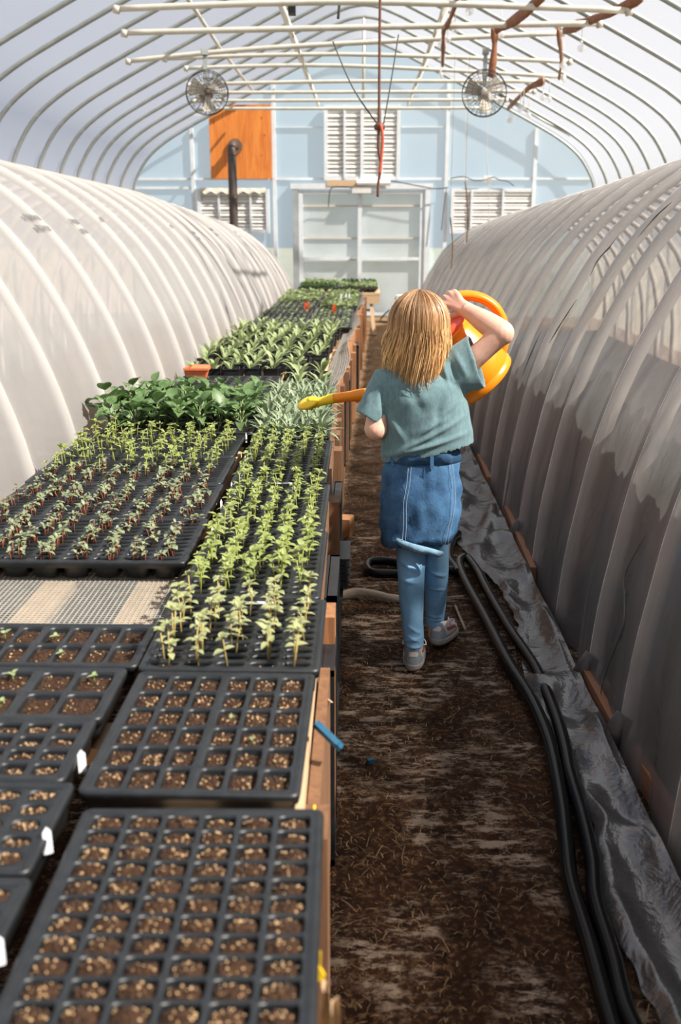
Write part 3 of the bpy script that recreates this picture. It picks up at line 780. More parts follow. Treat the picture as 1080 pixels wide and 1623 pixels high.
# trestle bench at the far end
t = thing('trestle_table', 'low wooden trestle table in front of the door panes', 'trestle table', (-.35, 15.6, 0))
b = MB(); b.box((0, 0, .575), (1.22, 2.0, .04)); b.build('tabletop', M['wood_pale'], t)
b = MB(); b.box((0, -.98, .50), (1.2, .04, .12)); b.build('apron', M['wood_pale'], t)
for x, y, s in ((.48, -.93, 1), (.48, .8, 1), (-.5, -.93, -1), (-.5, .8, -1)):
    b = MB(); b.bar((x, y, .45), (x + s * .05, y - (.12 if y < 0 else -.1), 0), .05, .08, (0, 1, 0)); b.build('leg', M['wood_pale'], t)
b = MB(); b.bar((.5, -.98, .18), (.53, .85, .18), .03, .05); b.build('stretcher', M['wood_pale'], t)
b = MB(); b.bar((-.45, .2, .26), (.5, .2, .26), .04, .03); b.build('brace', M['black_flat'], t)

# things stored against the aisle side of the bench
def lean_tray(y0, y1, z0, z1, label, n=1, x=None, mt='black_plastic'):
    ym = (y0 + y1) / 2; x = interp(EDGE, ym) + .004 if x is None else x
    t = thing('black_tray', label, 'tray', (x, ym, z0), 0, 'black trays leaning on the bench side')
    b = MB(); h = z1 - z0; w = y1 - y0
    b.box((.0, 0, h / 2), (.012, w, h))
    for s in (-1, 1): b.box((.018, s * (w / 2 - .008), h / 2), (.03, .016, h))
    for s in (0, 1): b.box((.018, 0, .008 + s * (h - .016)), (.03, w, .016))
    nr = max(3, int(h / .07))
    for k in range(1, nr): b.box((.012, 0, h * k / nr), (.014, w - .03, .012))
    for k in range(1, 4): b.box((.012, -w / 2 + w * k / 4, h / 2), (.014, .012, h - .03))
    b.build('shell', M[mt], t); return t
lean_tray(2.10, 2.30, .0, .52, 'black tray standing on end below the seedling tray by the blue strip')
lean_tray(2.62, 3.0, .05, .50, 'black tray leaning on the bench below the tall seedlings')
lean_tray(3.6, 3.95, .12, .50, 'black tray leaning on the bench behind the stacked plant packs')
lean_tray(5.9, 6.08, .10, .50, 'black tray leaning on the bench near the tip of the watering can')
lean_tray(6.6, 6.85, .05, .52, 'black tray leaning on the bench just past the watering can spout')
lean_tray(8.8, 9.1, .0, .50, 'black tray hanging far down the bench side beyond the posts')
b = MB()
for k in range(4): b.box((.0, 0, .02 + k * .028), (.11 - .006 * k, .20, .02)); b.box((0, 0, .034 + k * .028), (.124, .215, .005))
single('plant_pack_stack', off(b, -Vector((-.10, 3.42, .26))), M['black_plastic'], 'stack of black plant packs sticking out from the bench side', 'plant packs')
b = MB(); b.box((-.115, 3.34, .13), (.09, .16, .24)); b.box((-.112, 3.34, .25), (.10, .18, .012))
single('nursery_pot', b, M['black_plastic'], 'black pot on the soil below the stacked plant packs', 'pot')
b = MB(); b.bar((-.14, 4.85, .045), (-.045, 4.83, .045), .10, .09); single('wood_block', b, M['wood_orange'], 'short block of wood on the soil against a bench leg', 'wood block')
b = MB(); b.bar(at(500, 1146, 1.64), at(535, 1180, 1.62), .016, .008); b.bar(at(535, 1180, 1.62), at(541, 1186, 1.618), .017, .009)
single('blue_strip', b, M['blue_tape'], 'blue strip sticking out from the bench side', 'strip')
b = MB(); b.tube([at(508, 1508, 1.0), at(507, 1532, 1.0)], .0010, 5); tq = at(506, 1543, 1.0)
b.add([tq + Vector((x, d, z)) for d in (-.002, .002) for x, z in ((-.007, -.010), (.007, -.010), (.0075, -.002), (0, .012), (-.0075, -.002))], [(0, 1, 2, 3, 4), (9, 8, 7, 6, 5)] + [(k, k + 5, (k + 1) % 5 + 5, (k + 1) % 5) for k in range(5)])
single('plant_tag', b, M['yellow_tag'], 'small yellow tag hanging at the edge of the front bench tray', 'plant tag')
b = MB(); b.box((-.075, 1.46, .52), (.004, .03, .09)); single('plant_tag', b, M['yellow_tag'], 'yellow tag stuck on the pale bench rail', 'plant tag')
b = MB()
p1_, p2_ = at(510, 1562, .97), at(549, 1660, .955)
def pap(u, v):
    return (p1_.x + (p2_.x - p1_.x) * v * (.75 + .25 * u) + .006 * nz(u * 7, v * 7), .97 - .03 * v + .010 * math.sin(v * 9 + u * 4) + .006 * nz(u * 9, v * 9, 2), p1_.z + .012 * nz(v * 6, 1) - (p1_.z - p2_.z + .25) * u)
b.grid(24, 12, pap); single('paper_sack', b, M['paper'], 'crumpled brown paper hanging at the near end of the bench', 'paper', smooth=True)
c1, c2 = at(508, 1098, 1.93), at(529, 1128, 1.90)
b = MB(); b.grid(10, 6, lambda u, v: (c1.x + (c2.x - c1.x) * u * (1 - .5 * abs(v - .45)) + .006 * nz(u * 4, v * 4), 1.93 - .03 * u + .05 * v, c1.z + (c2.z - c1.z) * (v * .9 + .25 * u)))
single('cardboard_piece', b, M['paper'], 'torn piece of cardboard on the bench side above the blue strip', 'cardboard', smooth=True)
# white blower on the floor by the door
t = thing('blower', 'small white portable blower on the floor by the door', 'blower', (.62, 16.6, 0))
b = MB(); b.tube([(0, -.14, .20), (0, .14, .20)], .17, 20); b.box((.0, 0, .05), (.34, .30, .10)); b.build('housing', M['white_plastic'], t)
b = MB(); b.tube([(-.08, -.1, .36), (-.06, -.1, .43), (.06, -.1, .43), (.08, -.1, .36)], .022, 8); b.build('handle', M['white_plastic'], t, smooth=True)
b = MB(); b.box((-.05, -.152, .10), (.16, .02, .10)); b.build('outlet_grille', M['black_flat'], t)
b = MB(); b.tube(smooth_pts([(-.17, 0, .2), (-.28, -.05, .1), (-.32, -.1, .03), (-.2, -.2, .02)], 5), .012, 6); b.build('power_cord', M['black_flat'], t)
# ---------------------------------------------------------------- trays, soil and seedlings
m, nt, p = new_mat('potting_soil')
n = _noise(nt, 120, 5, .7); c = _mix(nt, _ramp(nt, n, [(.35, 0.), (.68, 1.)]), (.020, .0095, .0055), (.085, .042, .022))
sp = _ramp(nt, _voro(nt, 190), [(.10, 1.), (.22, 0.)])
sp2 = nt.nodes.new('ShaderNodeMath'); sp2.operation = 'MULTIPLY'
nt.links.new(sp, sp2.inputs[0]); nt.links.new(_ramp(nt, _noise(nt, 90, 2), [(.52, 0.), (.6, 1.)]), sp2.inputs[1])
c = _mix(nt, sp2.outputs[0], c, (.42, .27, .13))
nt.links.new(c, p.inputs['Base Color']); p.inputs['Roughness'].default_value = .8; p.inputs['Specular IOR Level'].default_value = .15
nt.links.new(_bump(nt, n, 1., .006), p.inputs['Normal'])
M['soil'] = m
M['crumb_tan'] = simple('vermiculite', (.36, .20, .085), (.72, .50, .27), 160, .3, 0, 0, spec=.6)
M['crumb_brown'] = simple('soil_crumb', (.030, .015, .008), (.095, .047, .024), 160, .75)
def leafmat(name, a, b, tr=.3, rough=.5): return simple(name, a, b, 30, rough, trans=tr)
M['leaf_lime'] = leafmat('lime_leaf', (.25, .31, .08), (.41, .455, .16))
M['leaf_pale'] = leafmat('pale_leaf', (.32, .35, .15), (.48, .49, .25))
M['stem_lime'] = leafmat('lime_stem', (.34, .39, .08), (.47, .50, .13), .25)
M['stem_tan'] = leafmat('tan_stem', (.44, .33, .10), (.56, .44, .16), .2)
M['leaf_grey'] = leafmat('grey_green_leaf', (.20, .25, .13), (.34, .38, .22))
M['stem_red'] = leafmat('red_stem', (.17, .05, .025), (.30, .10, .05), .15)
M['leaf_dark'] = leafmat('dark_green_leaf', (.055, .12, .035), (.17, .26, .095), .25, .45)
M['leaf_silver'] = leafmat('silver_green_leaf', (.16, .22, .12), (.34, .40, .25), .2, .6)
M['leaf_fresh'] = leafmat('fresh_green_leaf', (.25, .33, .13), (.42, .48, .24), .3)

def leaf(mb, base, az, el, L, W, curl=.5, fold=.25, shape=0, nseg=5):
    base = Vector(base); h = Vector((math.cos(az), math.sin(az), 0)); sd = Vector((-math.sin(az), math.cos(az), 0))
    pts = []; e = el; q = base.copy()
    rows = []
    for i in range(nseg + 1):
        f = i / nseg
        w = W * .5 * (math.sin(math.pi * (f ** (.8 if shape == 0 else .65 if shape == 1 else 1.05)) * .97 + .03) if shape != 3 else (f * (1 - f ** 3) * 1.6 + .06))
        up = Vector((-h.x * math.sin(e), -h.y * math.sin(e), math.cos(e)))
        rows.append((q - sd * w + up * w * fold, q.copy(), q + sd * w + up * w * fold))
        d = h * math.cos(e) + Vector((0, 0, 1)) * math.sin(e)
        q = q + d * (L / nseg); e -= curl / nseg
    vs = [v for r in rows for v in r]; fs = []
    for i in range(nseg):
        a = i * 3; fs += [(a, a + 1, a + 4, a + 3), (a + 1, a + 2, a + 5, a + 4)]
    mb.add(vs, fs)
def plant_meshes(kind, n):
    out = []
    for s in range(n):
        rs = random.Random(hash((kind.__len__(), s)) % 9999 + s * 31 + sum(map(ord, kind)))
        b = MB(); U = rs.uniform
        if kind in ('tall', 'tan'):
            H = U(.042, .062); top = Vector((U(-.008, .008), U(-.008, .008), H))
            b.mi(1).tube([(0, 0, -.008), (top.x * .3, top.y * .3, H * .5), top], [.0018, .0016, .0012], 5)
            b.mi(0)
            a = U(0, 6.3)
            for k in range(2): leaf(b, (top.x * .5, top.y * .5, H * .62), a + k * 3.14 + U(-.3, .3), U(.1, .5), U(.018, .024), U(.010, .013), .8)
            for k in range(4): leaf(b, top, a + 1.57 + k * 1.57 + U(-.4, .4), U(.2, 1.0), U(.013, .024), U(.009, .014), 1.0)
            for k in range(2): leaf(b, top, U(0, 6), U(.9, 1.4), U(.008, .013), .006, .5)
        elif kind == 'red':
            for q in range(rs.choice((3, 3, 4))):
                H = U(.018, .034); bx, by = U(-.016, .016), U(-.008, .008)
                top = Vector((bx + U(-.008, .008), by + U(-.008, .008), H))
                b.mi(1).tube([(bx, by, -.008), ((bx + top.x) / 2, (by + top.y) / 2, H * .55), top], [.0019, .0016, .0012], 5)
                b.mi(0); a = U(0, 6.3)
                for k in range(2): leaf(b, top, a + k * 3.14 + U(-.4, .4), U(-.1, .6), U(.012, .019), U(.009, .012), .9, .2, 1)
                if U(0, 1) < .6: leaf(b, top, U(0, 6), U(.7, 1.3), U(.010, .017), .008, .7)
        elif kind == 'kale':
            H = U(.05, .09); b.mi(1).tube([(0, 0, -.01), (0, 0, H)], [.004, .003], 6)
            for k in range(11):
                a = k * 2.4 + U(-.3, .3); z = H * (.2 + .8 * k / 11); el = U(.4, 1.3); L = U(.025, .05)
                d = Vector((math.cos(a) * math.cos(el), math.sin(a) * math.cos(el), math.sin(el)))
                p0 = Vector((0, 0, z)); p1 = p0 + d * L
                b.mi(1).tube([p0, p1], [.002, .0015], 5)
                b.mi(0); leaf(b, p1, a, el - .1, U(.04, .072), U(.032, .052), U(.3, 1.6), U(.2, .5), 1, 6)
        elif kind == 'silver':
            for k in range(18):
                a = k * 2.4 + U(-.3, .3); el = .25 + 1.1 * k / 18 + U(-.15, .15)
                b.mi(0); leaf(b, (math.cos(a) * .005, math.sin(a) * .005, .005 + .03 * k / 18), a, el, U(.06, .115), U(.013, .019), U(.3, 1.2), .35, 2, 6)
        elif kind == 'tongue':
            for k in range(8):
                a = k * 2.4 + U(-.4, .4); el = U(.8, 1.45)
                b.mi(0); leaf(b, (math.cos(a) * .006, math.sin(a) * .006, 0), a, el, U(.05, .10), U(.017, .027), U(.4, 1.4), .3, 3, 6)
        elif kind == 'bush':
            b.mi(1).tube([(0, 0, -.005), (0, 0, .03)], [.002, .0015], 5); b.mi(0)
            for k in range(10):
                a = k * 2.4 + U(-.4, .4); leaf(b, (0, 0, .012 + .02 * k / 10), a, U(.2, 1.1), U(.022, .045), U(.016, .026), .9, .2, 1, 4)
        elif kind == 'tiny':
            b.mi(1).tube([(0, 0, -.004), (0, 0, .014)], [.0012, .001], 5); b.mi(0)
            a = U(0, 6)
            for k in range(3): leaf(b, (0, 0, .013), a + k * 2.1, U(.2, .7), U(.010, .016), U(.008, .011), .6, .2, 1, 4)
        out.append(b)
    return out
PM = {}
for kind, mats in (('tall', ('leaf_lime', 'stem_lime')), ('tan', ('leaf_pale', 'stem_tan')), ('red', ('leaf_grey', 'stem_red')), ('kale', ('leaf_dark', 'leaf_fresh')), ('silver', ('leaf_silver', 'leaf_silver')), ('tongue', ('leaf_fresh', 'leaf_lime')), ('bush', ('leaf_dark', 'leaf_fresh')), ('tiny', ('leaf_fresh', 'leaf_lime'))):
    PM[kind] = [b.mesh('seedling', [M[q] for q in mats]) for b in plant_meshes(kind, 6)]
PM['green'] = [b.mesh('seedling', [M['leaf_lime'], M['stem_lime']]) for b in plant_meshes('tall', 6)]
PM['lightbush'] = [b.mesh('seedling', [M['leaf_fresh'], M['stem_lime']]) for b in plant_meshes('bush', 6)]

RT = random.Random(11)
def tray(label, x0, x1, y0, y1, nc, nr, hole='rect', ztop=.655, z0=BZ, rim=.012, web=.007, fill=.010, crumbs=0, mound=.0, gaps=(), rot=0, tilt=0, group='black cell trays on the bench', depth=.045, name='seedling_tray', cat='seedling tray', tanfrac=.28, missing=0, sides=False, wy=1.):
    W, D = x1 - x0, y1 - y0; hz = ztop - z0
    t = thing(name, label, cat, ((x0 + x1) / 2, (y0 + y1) / 2, z0), R(rot), group)
    t.rotation_euler.x = R(tilt)
    b = MB(); cells = []
    iw, idp = W - 2 * rim, D - 2 * rim
    xs_ = [-W / 2 + rim + iw * i / nc for i in range(nc + 1)]; ys_ = [-D / 2 + rim + idp * j / nr for j in range(nr + 1)]
    n = 16
    for i in range(nc):
        for j in range(nr):
            xa, xb, ya, yb = xs_[i], xs_[i + 1], ys_[j], ys_[j + 1]
            cx, cy = (xa + xb) / 2, (ya + yb) / 2
            gl = web * (2.2 if i in gaps else 1); gr = web * (2.2 if i + 1 in gaps else 1)
            hx0, hx1 = xa + gl / 2, xb - gr / 2; hy0, hy1 = ya + web * wy / 2, yb - web * wy / 2
            hcx, hcy, hw, hh = (hx0 + hx1) / 2, (hy0 + hy1) / 2, (hx1 - hx0) / 2, (hy1 - hy0) / 2
            pw = 2.2 if hole == 'round' else 9.0
            outer, inn, mid_, low = [], [], [], []
            for k in range(n):
                sd_, f_ = divmod(k, n // 4); f_ = -1 + 2 * f_ / (n // 4)
                u_, v_ = ((f_, -1), (1, f_), (-f_, 1), (-1, -f_))[sd_]
                r_ = (abs(u_) ** pw + abs(v_) ** pw) ** (-1 / pw)
                outer.append((cx + u_ * (xb - xa) / 2, cy + v_ * (yb - ya) / 2, hz - (.002 if hole == 'round' else .001)))
                inn.append((hcx + u_ * r_ * hw, hcy + v_ * r_ * hh, hz))
                mid_.append((hcx + u_ * r_ * hw * .95, hcy + v_ * r_ * hh * .95, hz - .006))
                low.append((hcx + u_ * r_ * hw * .84, hcy + v_ * r_ * hh * .84, hz - min(depth, hz - .004)))
            b.loft([outer, inn, mid_, low], cap=False)
            o = len(b.v) - n; b.f.append(tuple(range(o, o + n))); b.m.append(0)
            cells.append((hcx, hcy, hw, hh))
    # rim: flat border, rounded lip, skirt
    def rect(e, z, rr=.012):
        out = []
        for (sx, sy, a0) in ((1, 1, 0), (-1, 1, 90), (-1, -1, 180), (1, -1, 270)):
            for q in (0, 30, 60, 90):
                a = R(a0 + q); out.append((sx * (W / 2 - rr) + (rr + e) * math.cos(a), sy * (D / 2 - rr) + (rr + e) * math.sin(a), z))
        return out
    b.loft([rect(-rim - .0005, hz - .001, .006), rect(-.006, hz + .001), rect(-.002, hz + .002), rect(.003, hz), rect(.004, hz - .004), rect(.001, hz - .018), rect(-.002, hz - .018)], cap=False)
    if sides: b.loft([rect(-.004, hz - .012), rect(-.008, .002, .02), rect(-.012, 0, .02)], cap=False); b.f.append(tuple(range(len(b.v) - 16, len(b.v)))); b.m.append(0)
    b.build('cell_tray', M['black_plastic'], t, None, True)
    # soil
    s = MB()
    rs = random.Random(int(abs(x0) * 1000 + y0 * 77))
    for ci, (cx, cy, hw, hh) in enumerate(cells):
        dz = hz - fill - rs.random() * .006; mx, my = rs.uniform(-.2, .2), rs.uniform(-.25, .1)
        nu = 6 if crumbs else 3
        def sf(u, v):
            a, c_ = (u - .5) * 1.8, (v - .5) * 1.8
            rr2 = min(1, a * a * .8 + c_ * c_ * .8)
            k = 1 / max(1, math.hypot(a, c_)) if hole == 'round' else 1
            return (cx + a * k * hw * .98, cy + c_ * k * hh * .98, dz + mound * (1 - rr2) + .0035 * nz((cx + a * hw) * 160, (cy + c_ * hh) * 160, ci))
        s.mi(0).grid(nu, nu, sf)
        for q in range(crumbs):
            a, c_ = rs.uniform(-.85, .85), rs.uniform(-.85, .85); r_ = rs.uniform(.0008, .0028)
            P0 = Vector((cx + a * hw, cy + c_ * hh, dz + mound * (1 - min(1, .8 * (a * a + c_ * c_))) + .001))
            sc = [r_ * rs.uniform(.6, 1.3) for _ in range(6)]
            s.mi(1 if rs.random() < tanfrac else 2).add([P0 + Vector((sc[0], 0, 0)), P0 - Vector((sc[1], 0, 0)), P0 + Vector((0, sc[2], 0)), P0 - Vector((0, sc[3], 0)), P0 + Vector((0, 0, sc[4])), P0 - Vector((0, 0, sc[5]))], [(0, 2, 4), (2, 1, 4), (1, 3, 4), (3, 0, 4), (2, 0, 5), (1, 2, 5), (3, 1, 5), (0, 3, 5)])
    s.build('potting_soil', [M['soil'], M['crumb_tan'], M['crumb_brown']], t, None, True)
    t['soil_z'] = hz - fill
    return t, cells, hz - fill
def sow(tr, kind, prob=.9, smin=.85, smax=1.15, jit=.2, pick=None, lean=.15, limit=100):
    t, cells, z = tr; n = 0
    sel = [c for k, c in enumerate(cells) if RT.random() < prob and (pick is None or pick(c, k))]
    for (cx, cy, hw, hh) in sel[:limit]:
        kd = kind if isinstance(kind, str) else kind(cx, cy)
        link('seedling', RT.choice(PM[kd]), t, (cx + RT.uniform(-jit, jit) * hw, cy + RT.uniform(-jit, jit) * hh, z), (RT.uniform(-lean, lean), RT.uniform(-lean, lean), RT.uniform(0, 6.28)), RT.uniform(smin, smax))
def standing_tag(x, y, z, label, mat='white_tag', w=.018, h=.05, rz=0, lean=-.2):
    b = MB(); rot = Matrix.Rotation(rz, 3, 'Z') @ Matrix.Rotation(lean, 3, 'X')
    pr = [(-w / 2, 0), (w / 2, 0), (w / 2, h * .8), (0, h), (-w / 2, h * .8)]
    vs = [rot @ Vector((a, d, c)) for d in (-.0006, .0006) for a, c in pr]
    b.add(vs, [(0, 1, 2, 3, 4), (9, 8, 7, 6, 5)] + [(k, (k + 1) % 5, (k + 1) % 5 + 5, k + 5) for k in range(5)])
    off(b, -Vector((x, y, z)))
    return single('plant_tag', b, M[mat], label, 'plant tag', (x, y, z), 'plant tags')

# aisle-side column, near to far
tray('black cell tray of bare soil nearest the camera, six cells wide', -.405, -.052, .80, 1.305, 6, 13, ztop=.662, web=.0065, wy=.45, crumbs=46, mound=.012, fill=.009, rot=1.0, sides=True)
T2 = tray('square black tray of bare soil with a wide middle bar, by the blue strip', -.435, -.093, 1.36, 1.795, 6, 6, web=.007, wy=.6, gaps=(3,), crumbs=70, mound=.003, fill=.009, rot=-.6, sides=True)
sow(T2, 'tiny', .04, .5, .8)
T3 = tray('black cell tray of tan stemmed seedlings just behind the bare square tray', -.440, -.083, 1.81, 2.20, 5, 11, 'round', web=.006, crumbs=6, fill=.008, sides=True)
sow(T3, 'tan', .95, 1.0, 1.4, .35)
T4 = tray('black cell tray of tall lime seedlings next to the bare wire mesh', -.435, -.098, 2.215, 2.75, 5, 14, 'round', web=.006, fill=.008, sides=True)
sow(T4, lambda a, c: 'tall', .95, 1.1, 1.5, .35)
T4b = tray('black cell tray of lime seedlings beside the red stemmed seedlings', -.432, -.108, 2.765, 3.295, 5, 14, 'round', web=.006, fill=.008, sides=True)
sow(T4b, 'tall', .95, 1.0, 1.4, .35)
T5 = tray('black cell tray of lime seedlings in front of the silver leaved plants', -.448, -.122, 3.31, 4.02, 5, 18, 'round', web=.006, fill=.008, sides=True)
sow(T5, 'green', .97, .95, 1.3, .35)
# tunnel-side column
F1 = tray('wide black tray of red stemmed seedlings with its front rim above the wire mesh', -1.135, -.462, 2.465, 2.87, 8, 11, 'round', web=.007, fill=.007, depth=.05)
F2 = tray('second wide black tray of red stemmed seedlings behind the first', -1.15, -.472, 2.885, 3.29, 8, 11, 'round', web=.007, fill=.007)
sow(F1, 'red', .97, .9, 1.25, .45); sow(F2, 'red', .98, .9, 1.3, .45)
G1 = tray('wide black tray mixing red and lime seedlings below the white tunnel', -1.16, -.482, 3.305, 3.71, 8, 11, 'round', web=.007, fill=.007)
sow(G1, lambda a, c: 'red' if c < RT.uniform(-.2, .1) else 'green', .97, 1.0, 1.35, .45)
G2 = tray('wide black tray of lime seedlings in front of the dark leafy plants', -1.165, -.492, 3.725, 4.13, 8, 11, 'round', web=.007, fill=.007)
sow(G2, 'green', .97, .95, 1.3, .45)
E_ = tray('shallow black tray of soil filled packs next to the bare wire mesh', -1.16, -.452, 1.835, 2.05, 12, 2, web=.006, gaps=(2, 4, 6, 8, 10), crumbs=40, fill=.008, ztop=.65, tanfrac=.18, missing=1, sides=True)
sow(E_, 'tiny', .3, .7, 1.2, .6)
D_ = tray('black tray of deep soil packs with sparse green sprouts', -1.13, -.468, 1.61, 1.822, 8, 2, web=.008, gaps=(2, 4, 6), crumbs=60, fill=.010, ztop=.65, tanfrac=.2, sides=True)
sow(D_, 'tiny', .75, .8, 1.5, .6)
A_ = tray('black cell tray of golden flecked soil beside the square bare tray', -.82, -.472, 1.395, 1.60, 6, 4, web=.009, crumbs=50, fill=.009, mound=.005, tanfrac=.45, sides=True)
B_ = tray('black cell tray of overfilled golden soil with grey webs', -.81, -.452, 1.16, 1.385, 6, 5, 'round', web=.010, crumbs=55, fill=.006, mound=.005, tanfrac=.4, sides=True)
C_ = tray('black cell tray of soil at the lower edge beside the nearest tray', -.80, -.442, .74, 1.145, 6, 9, 'round', web=.010, crumbs=40, fill=.006, mound=.005, tanfrac=.32, sides=True)
standing_tag(-.462, 1.47, .625, 'white plant tag beside the golden flecked soil tray', w=.013, h=.04, rz=.5, lean=-.1)
standing_tag(-.447, 1.235, .632, 'white plant tag beside the overfilled golden soil tray', w=.012, h=.042, rz=.5, lean=-.1)
standing_tag(-.437, 1.005, .635, 'white plant tag nearest the lower edge between the two soil trays', w=.015, h=.042, rz=.4, lean=-.1)
for (px, py, zz, lb) in ((362, 775, .65, 'small white tag at the far corner of the second red stemmed tray'), (345, 803, .645, 'small white tag halfway along the second red stemmed tray'), (330, 848, .64, 'small white tag at the corner of the first red stemmed tray'), (384, 732, .65, 'small white tag between the mixed tray and the lime seedlings'), (380, 745, .64, 'small white tag just below the one beside the mixed tray'), (386, 694, .65, 'small white tag between lime tray and leafy plants')):
    p = atz(px, py, zz); standing_tag(p.x + .012, p.y, zz - .02, lb, w=.009, h=.045, rz=1.0, lean=.0)
for (px, py, lb) in ((410, 957, 'flat white tag lying on the rim behind the tan stemmed seedlings'), (447, 767, 'flat white tag lying on the rim in front of the far lime seedlings')):
    p = atz(px, py, .658); b = MB(); b.box((p.x, p.y, .6605), (.07, .012, .002)); single('plant_tag', b, M['white_tag'], lb, 'plant tag', None, 'plant tags')

# leafy plants
H1 = tray('black tray crowded with dark green leafy plants against the white tunnel', -1.12, -.465, 4.16, 4.56, 7, 4, web=.010, ztop=.66, sides=True)
sow(H1, 'kale', 1, 1.0, 1.3, .3, lean=.2)
H2 = tray('second black tray of dark leafy plants, right before the bare soil trays', -1.08, -.468, 4.57, 4.96, 7, 4, web=.010, ztop=.66, sides=True)
sow(H2, 'kale', .9, .8, 1.15, .3, lean=.2)
for dx, dy, s_ in ((-1.12, 4.35, 1.5), (-1.04, 4.5, 1.5), (-.68, 4.5, 1.45), (-.97, 4.42, 1.3)):
    link('seedling', PM['kale'][int(s_ * 10) % 6], H1[0], (dx + .79, dy - 4.36, .05), (0, .1, dx * 9), s_ * .95)
H3 = tray('black tray of silver green narrow leaved plants beside the dark leafy ones', -.452, -.135, 4.06, 4.66, 5, 8, web=.010, ztop=.66, sides=True)
sow(H3, 'silver', 1, .75, 1.05, .3, lean=.2)
H4 = tray('second black tray of silver green plants under the tip of the watering can', -.455, -.15, 4.68, 5.28, 5, 8, web=.010, ztop=.66, sides=True)
sow(H4, 'silver', 1, .75, 1.0, .3, lean=.2)
tray('bare soil cell tray directly behind the dark leafy plants', -1.04, -.475, 4.98, 5.40, 9, 5, web=.010, fill=.006)
tray('bare soil cell tray holding the small orange pot', -1.05, -.475, 5.42, 5.86, 9, 5, web=.010, fill=.006)
t = thing('orange_pot', 'small empty orange plastic pot on the bare soil tray', 'pot', (-.955, 5.76, .658))
b = MB(); q = .065
b.loft([[(s * a, k * a * .7, z) for s, k in ((-1, -1), (1, -1), (1, 1), (-1, 1))] for a, z in ((q * .8, 0), (q, .05), (q * 1.12, .05), (q * 1.12, .062), (q * .95, .062), (q * .75, .01))]); b.build('pot_body', M['terracotta'], t)
b = MB(); b.box((.02, 0, .064), (.10, .10, .004), Matrix.Rotation(.12, 3, 'X')); b.build('pot_rim_insert', M['terracotta'], t)

# square nursery pots with upright seedlings
pot_b = MB(); h_ = .082
sq = lambda a, z: [(s * a, k * a, z) for s, k in ((-1, -1), (1, -1), (1, 1), (-1, 1))]
pot_b.loft([sq(.036, 0), sq(.046, h_), sq(.050, h_), sq(.050, h_ + .006), sq(.045, h_ + .006), sq(.043, h_ - .012)])
pot_me = pot_b.mesh('pot_shell', M['black_plastic'], False)
sb_ = MB(); sb_.grid(4, 4, lambda u, v: ((u - .5) * .084, (v - .5) * .084, h_ - .010 + .004 * nz(u * 7, v * 7))); soil_me = sb_.mesh('potting_soil', M['soil'])
rows = [5.98 + .215 * k for k in range(13)]
n_ = 0
def pot(x, y, label, dense):
    t = thing('nursery_pot', label, 'plant pot', (x, y, BZ + .001), RT.uniform(-.12, .12), 'black nursery pots on the bench')
    link('pot_shell', pot_me, t); link('potting_soil', soil_me, t)
    if RT.random() < dense:
        link('seedling', RT.choice(PM['tongue']), t, (RT.uniform(-.01, .01), RT.uniform(-.01, .01), h_ - .01), (RT.uniform(-.15, .15), RT.uniform(-.15, .15), RT.uniform(0, 6)), RT.uniform(.95, 1.4))
for ri, y in enumerate(rows):
    xr = interp(EDGE, y) - .16; xl = interp(LEFT, y) + .10
    k = 7
    for i in range(k):
        x = xr + (xl - xr) * i / (k - 1) + RT.uniform(-.01, .01)
        pot(x, y + RT.uniform(-.02, .02), 'black square nursery pot, %s from the aisle in the %s pot row' % (ORD[i], ORD[ri]), .9 if ri < 3 else 1.0)
for i, (x, y) in enumerate(((-.23, 5.42), (-.34, 5.46), (-.24, 5.62), (-.36, 5.66), (-.23, 5.80), (-.35, 5.83))):
    pot(x, y, 'black nursery pot just behind the silver plants, %s of the six by the aisle' % ORD[i], .85)
# extra leaves between the rows come from a second plant in the far pots
# far trays
k = 0
NM = ('first', 'second', 'third', 'fourth', 'fifth', 'sixth')
for j, (y0, y1) in enumerate(((8.86, 9.30), (9.33, 9.80), (9.83, 10.32), (10.35, 10.86))):
    for i, (x0, x1) in enumerate(((-1.02, -.52), (-.50, -.09))):
        tr = tray('dark tray of tiny sprouts behind the pots, %s row, %s side' % (NM[j], 'tunnel' if i == 0 else 'aisle'), x0, x1, y0, y1, 8, 7, web=.009)
        sow(tr, 'tiny', .6 if i == 0 else .9, 1.2, 2.2, .4)
for j, (y0, y1) in enumerate(((11.0, 11.8), (11.85, 12.75), (12.8, 13.85))):
    for i, (x0, x1) in enumerate(((-1.0, -.50), (-.47, -.03))):
        tr = tray('far tray of bushy green seedlings, %s row, %s side' % (NM[j], 'tunnel' if i == 0 else 'aisle'), x0, x1, y0, y1, 7, 10, web=.009)
        if j == 0 and i == 0: sow(tr, 'tiny', .8, 1.2, 2.0, .4)
        else: sow(tr, 'lightbush', .95, .9, 1.5, .4)
for i, (x0, x1) in enumerate(((-.93, -.36), (-.34, .23))):
    for j, (y0, y1) in enumerate(((14.66, 15.5), (15.53, 16.4))):
        tr = tray('black tray of green seedlings on the trestle table, %s row, %s side' % (NM[j], 'tunnel' if i == 0 else 'aisle'), x0, x1, y0, y1, 8, 10, web=.009, z0=.596, ztop=.66)
        sow(tr, 'bush' if i + j != 1 else 'lightbush', .97, 1.0, 1.7, .4)
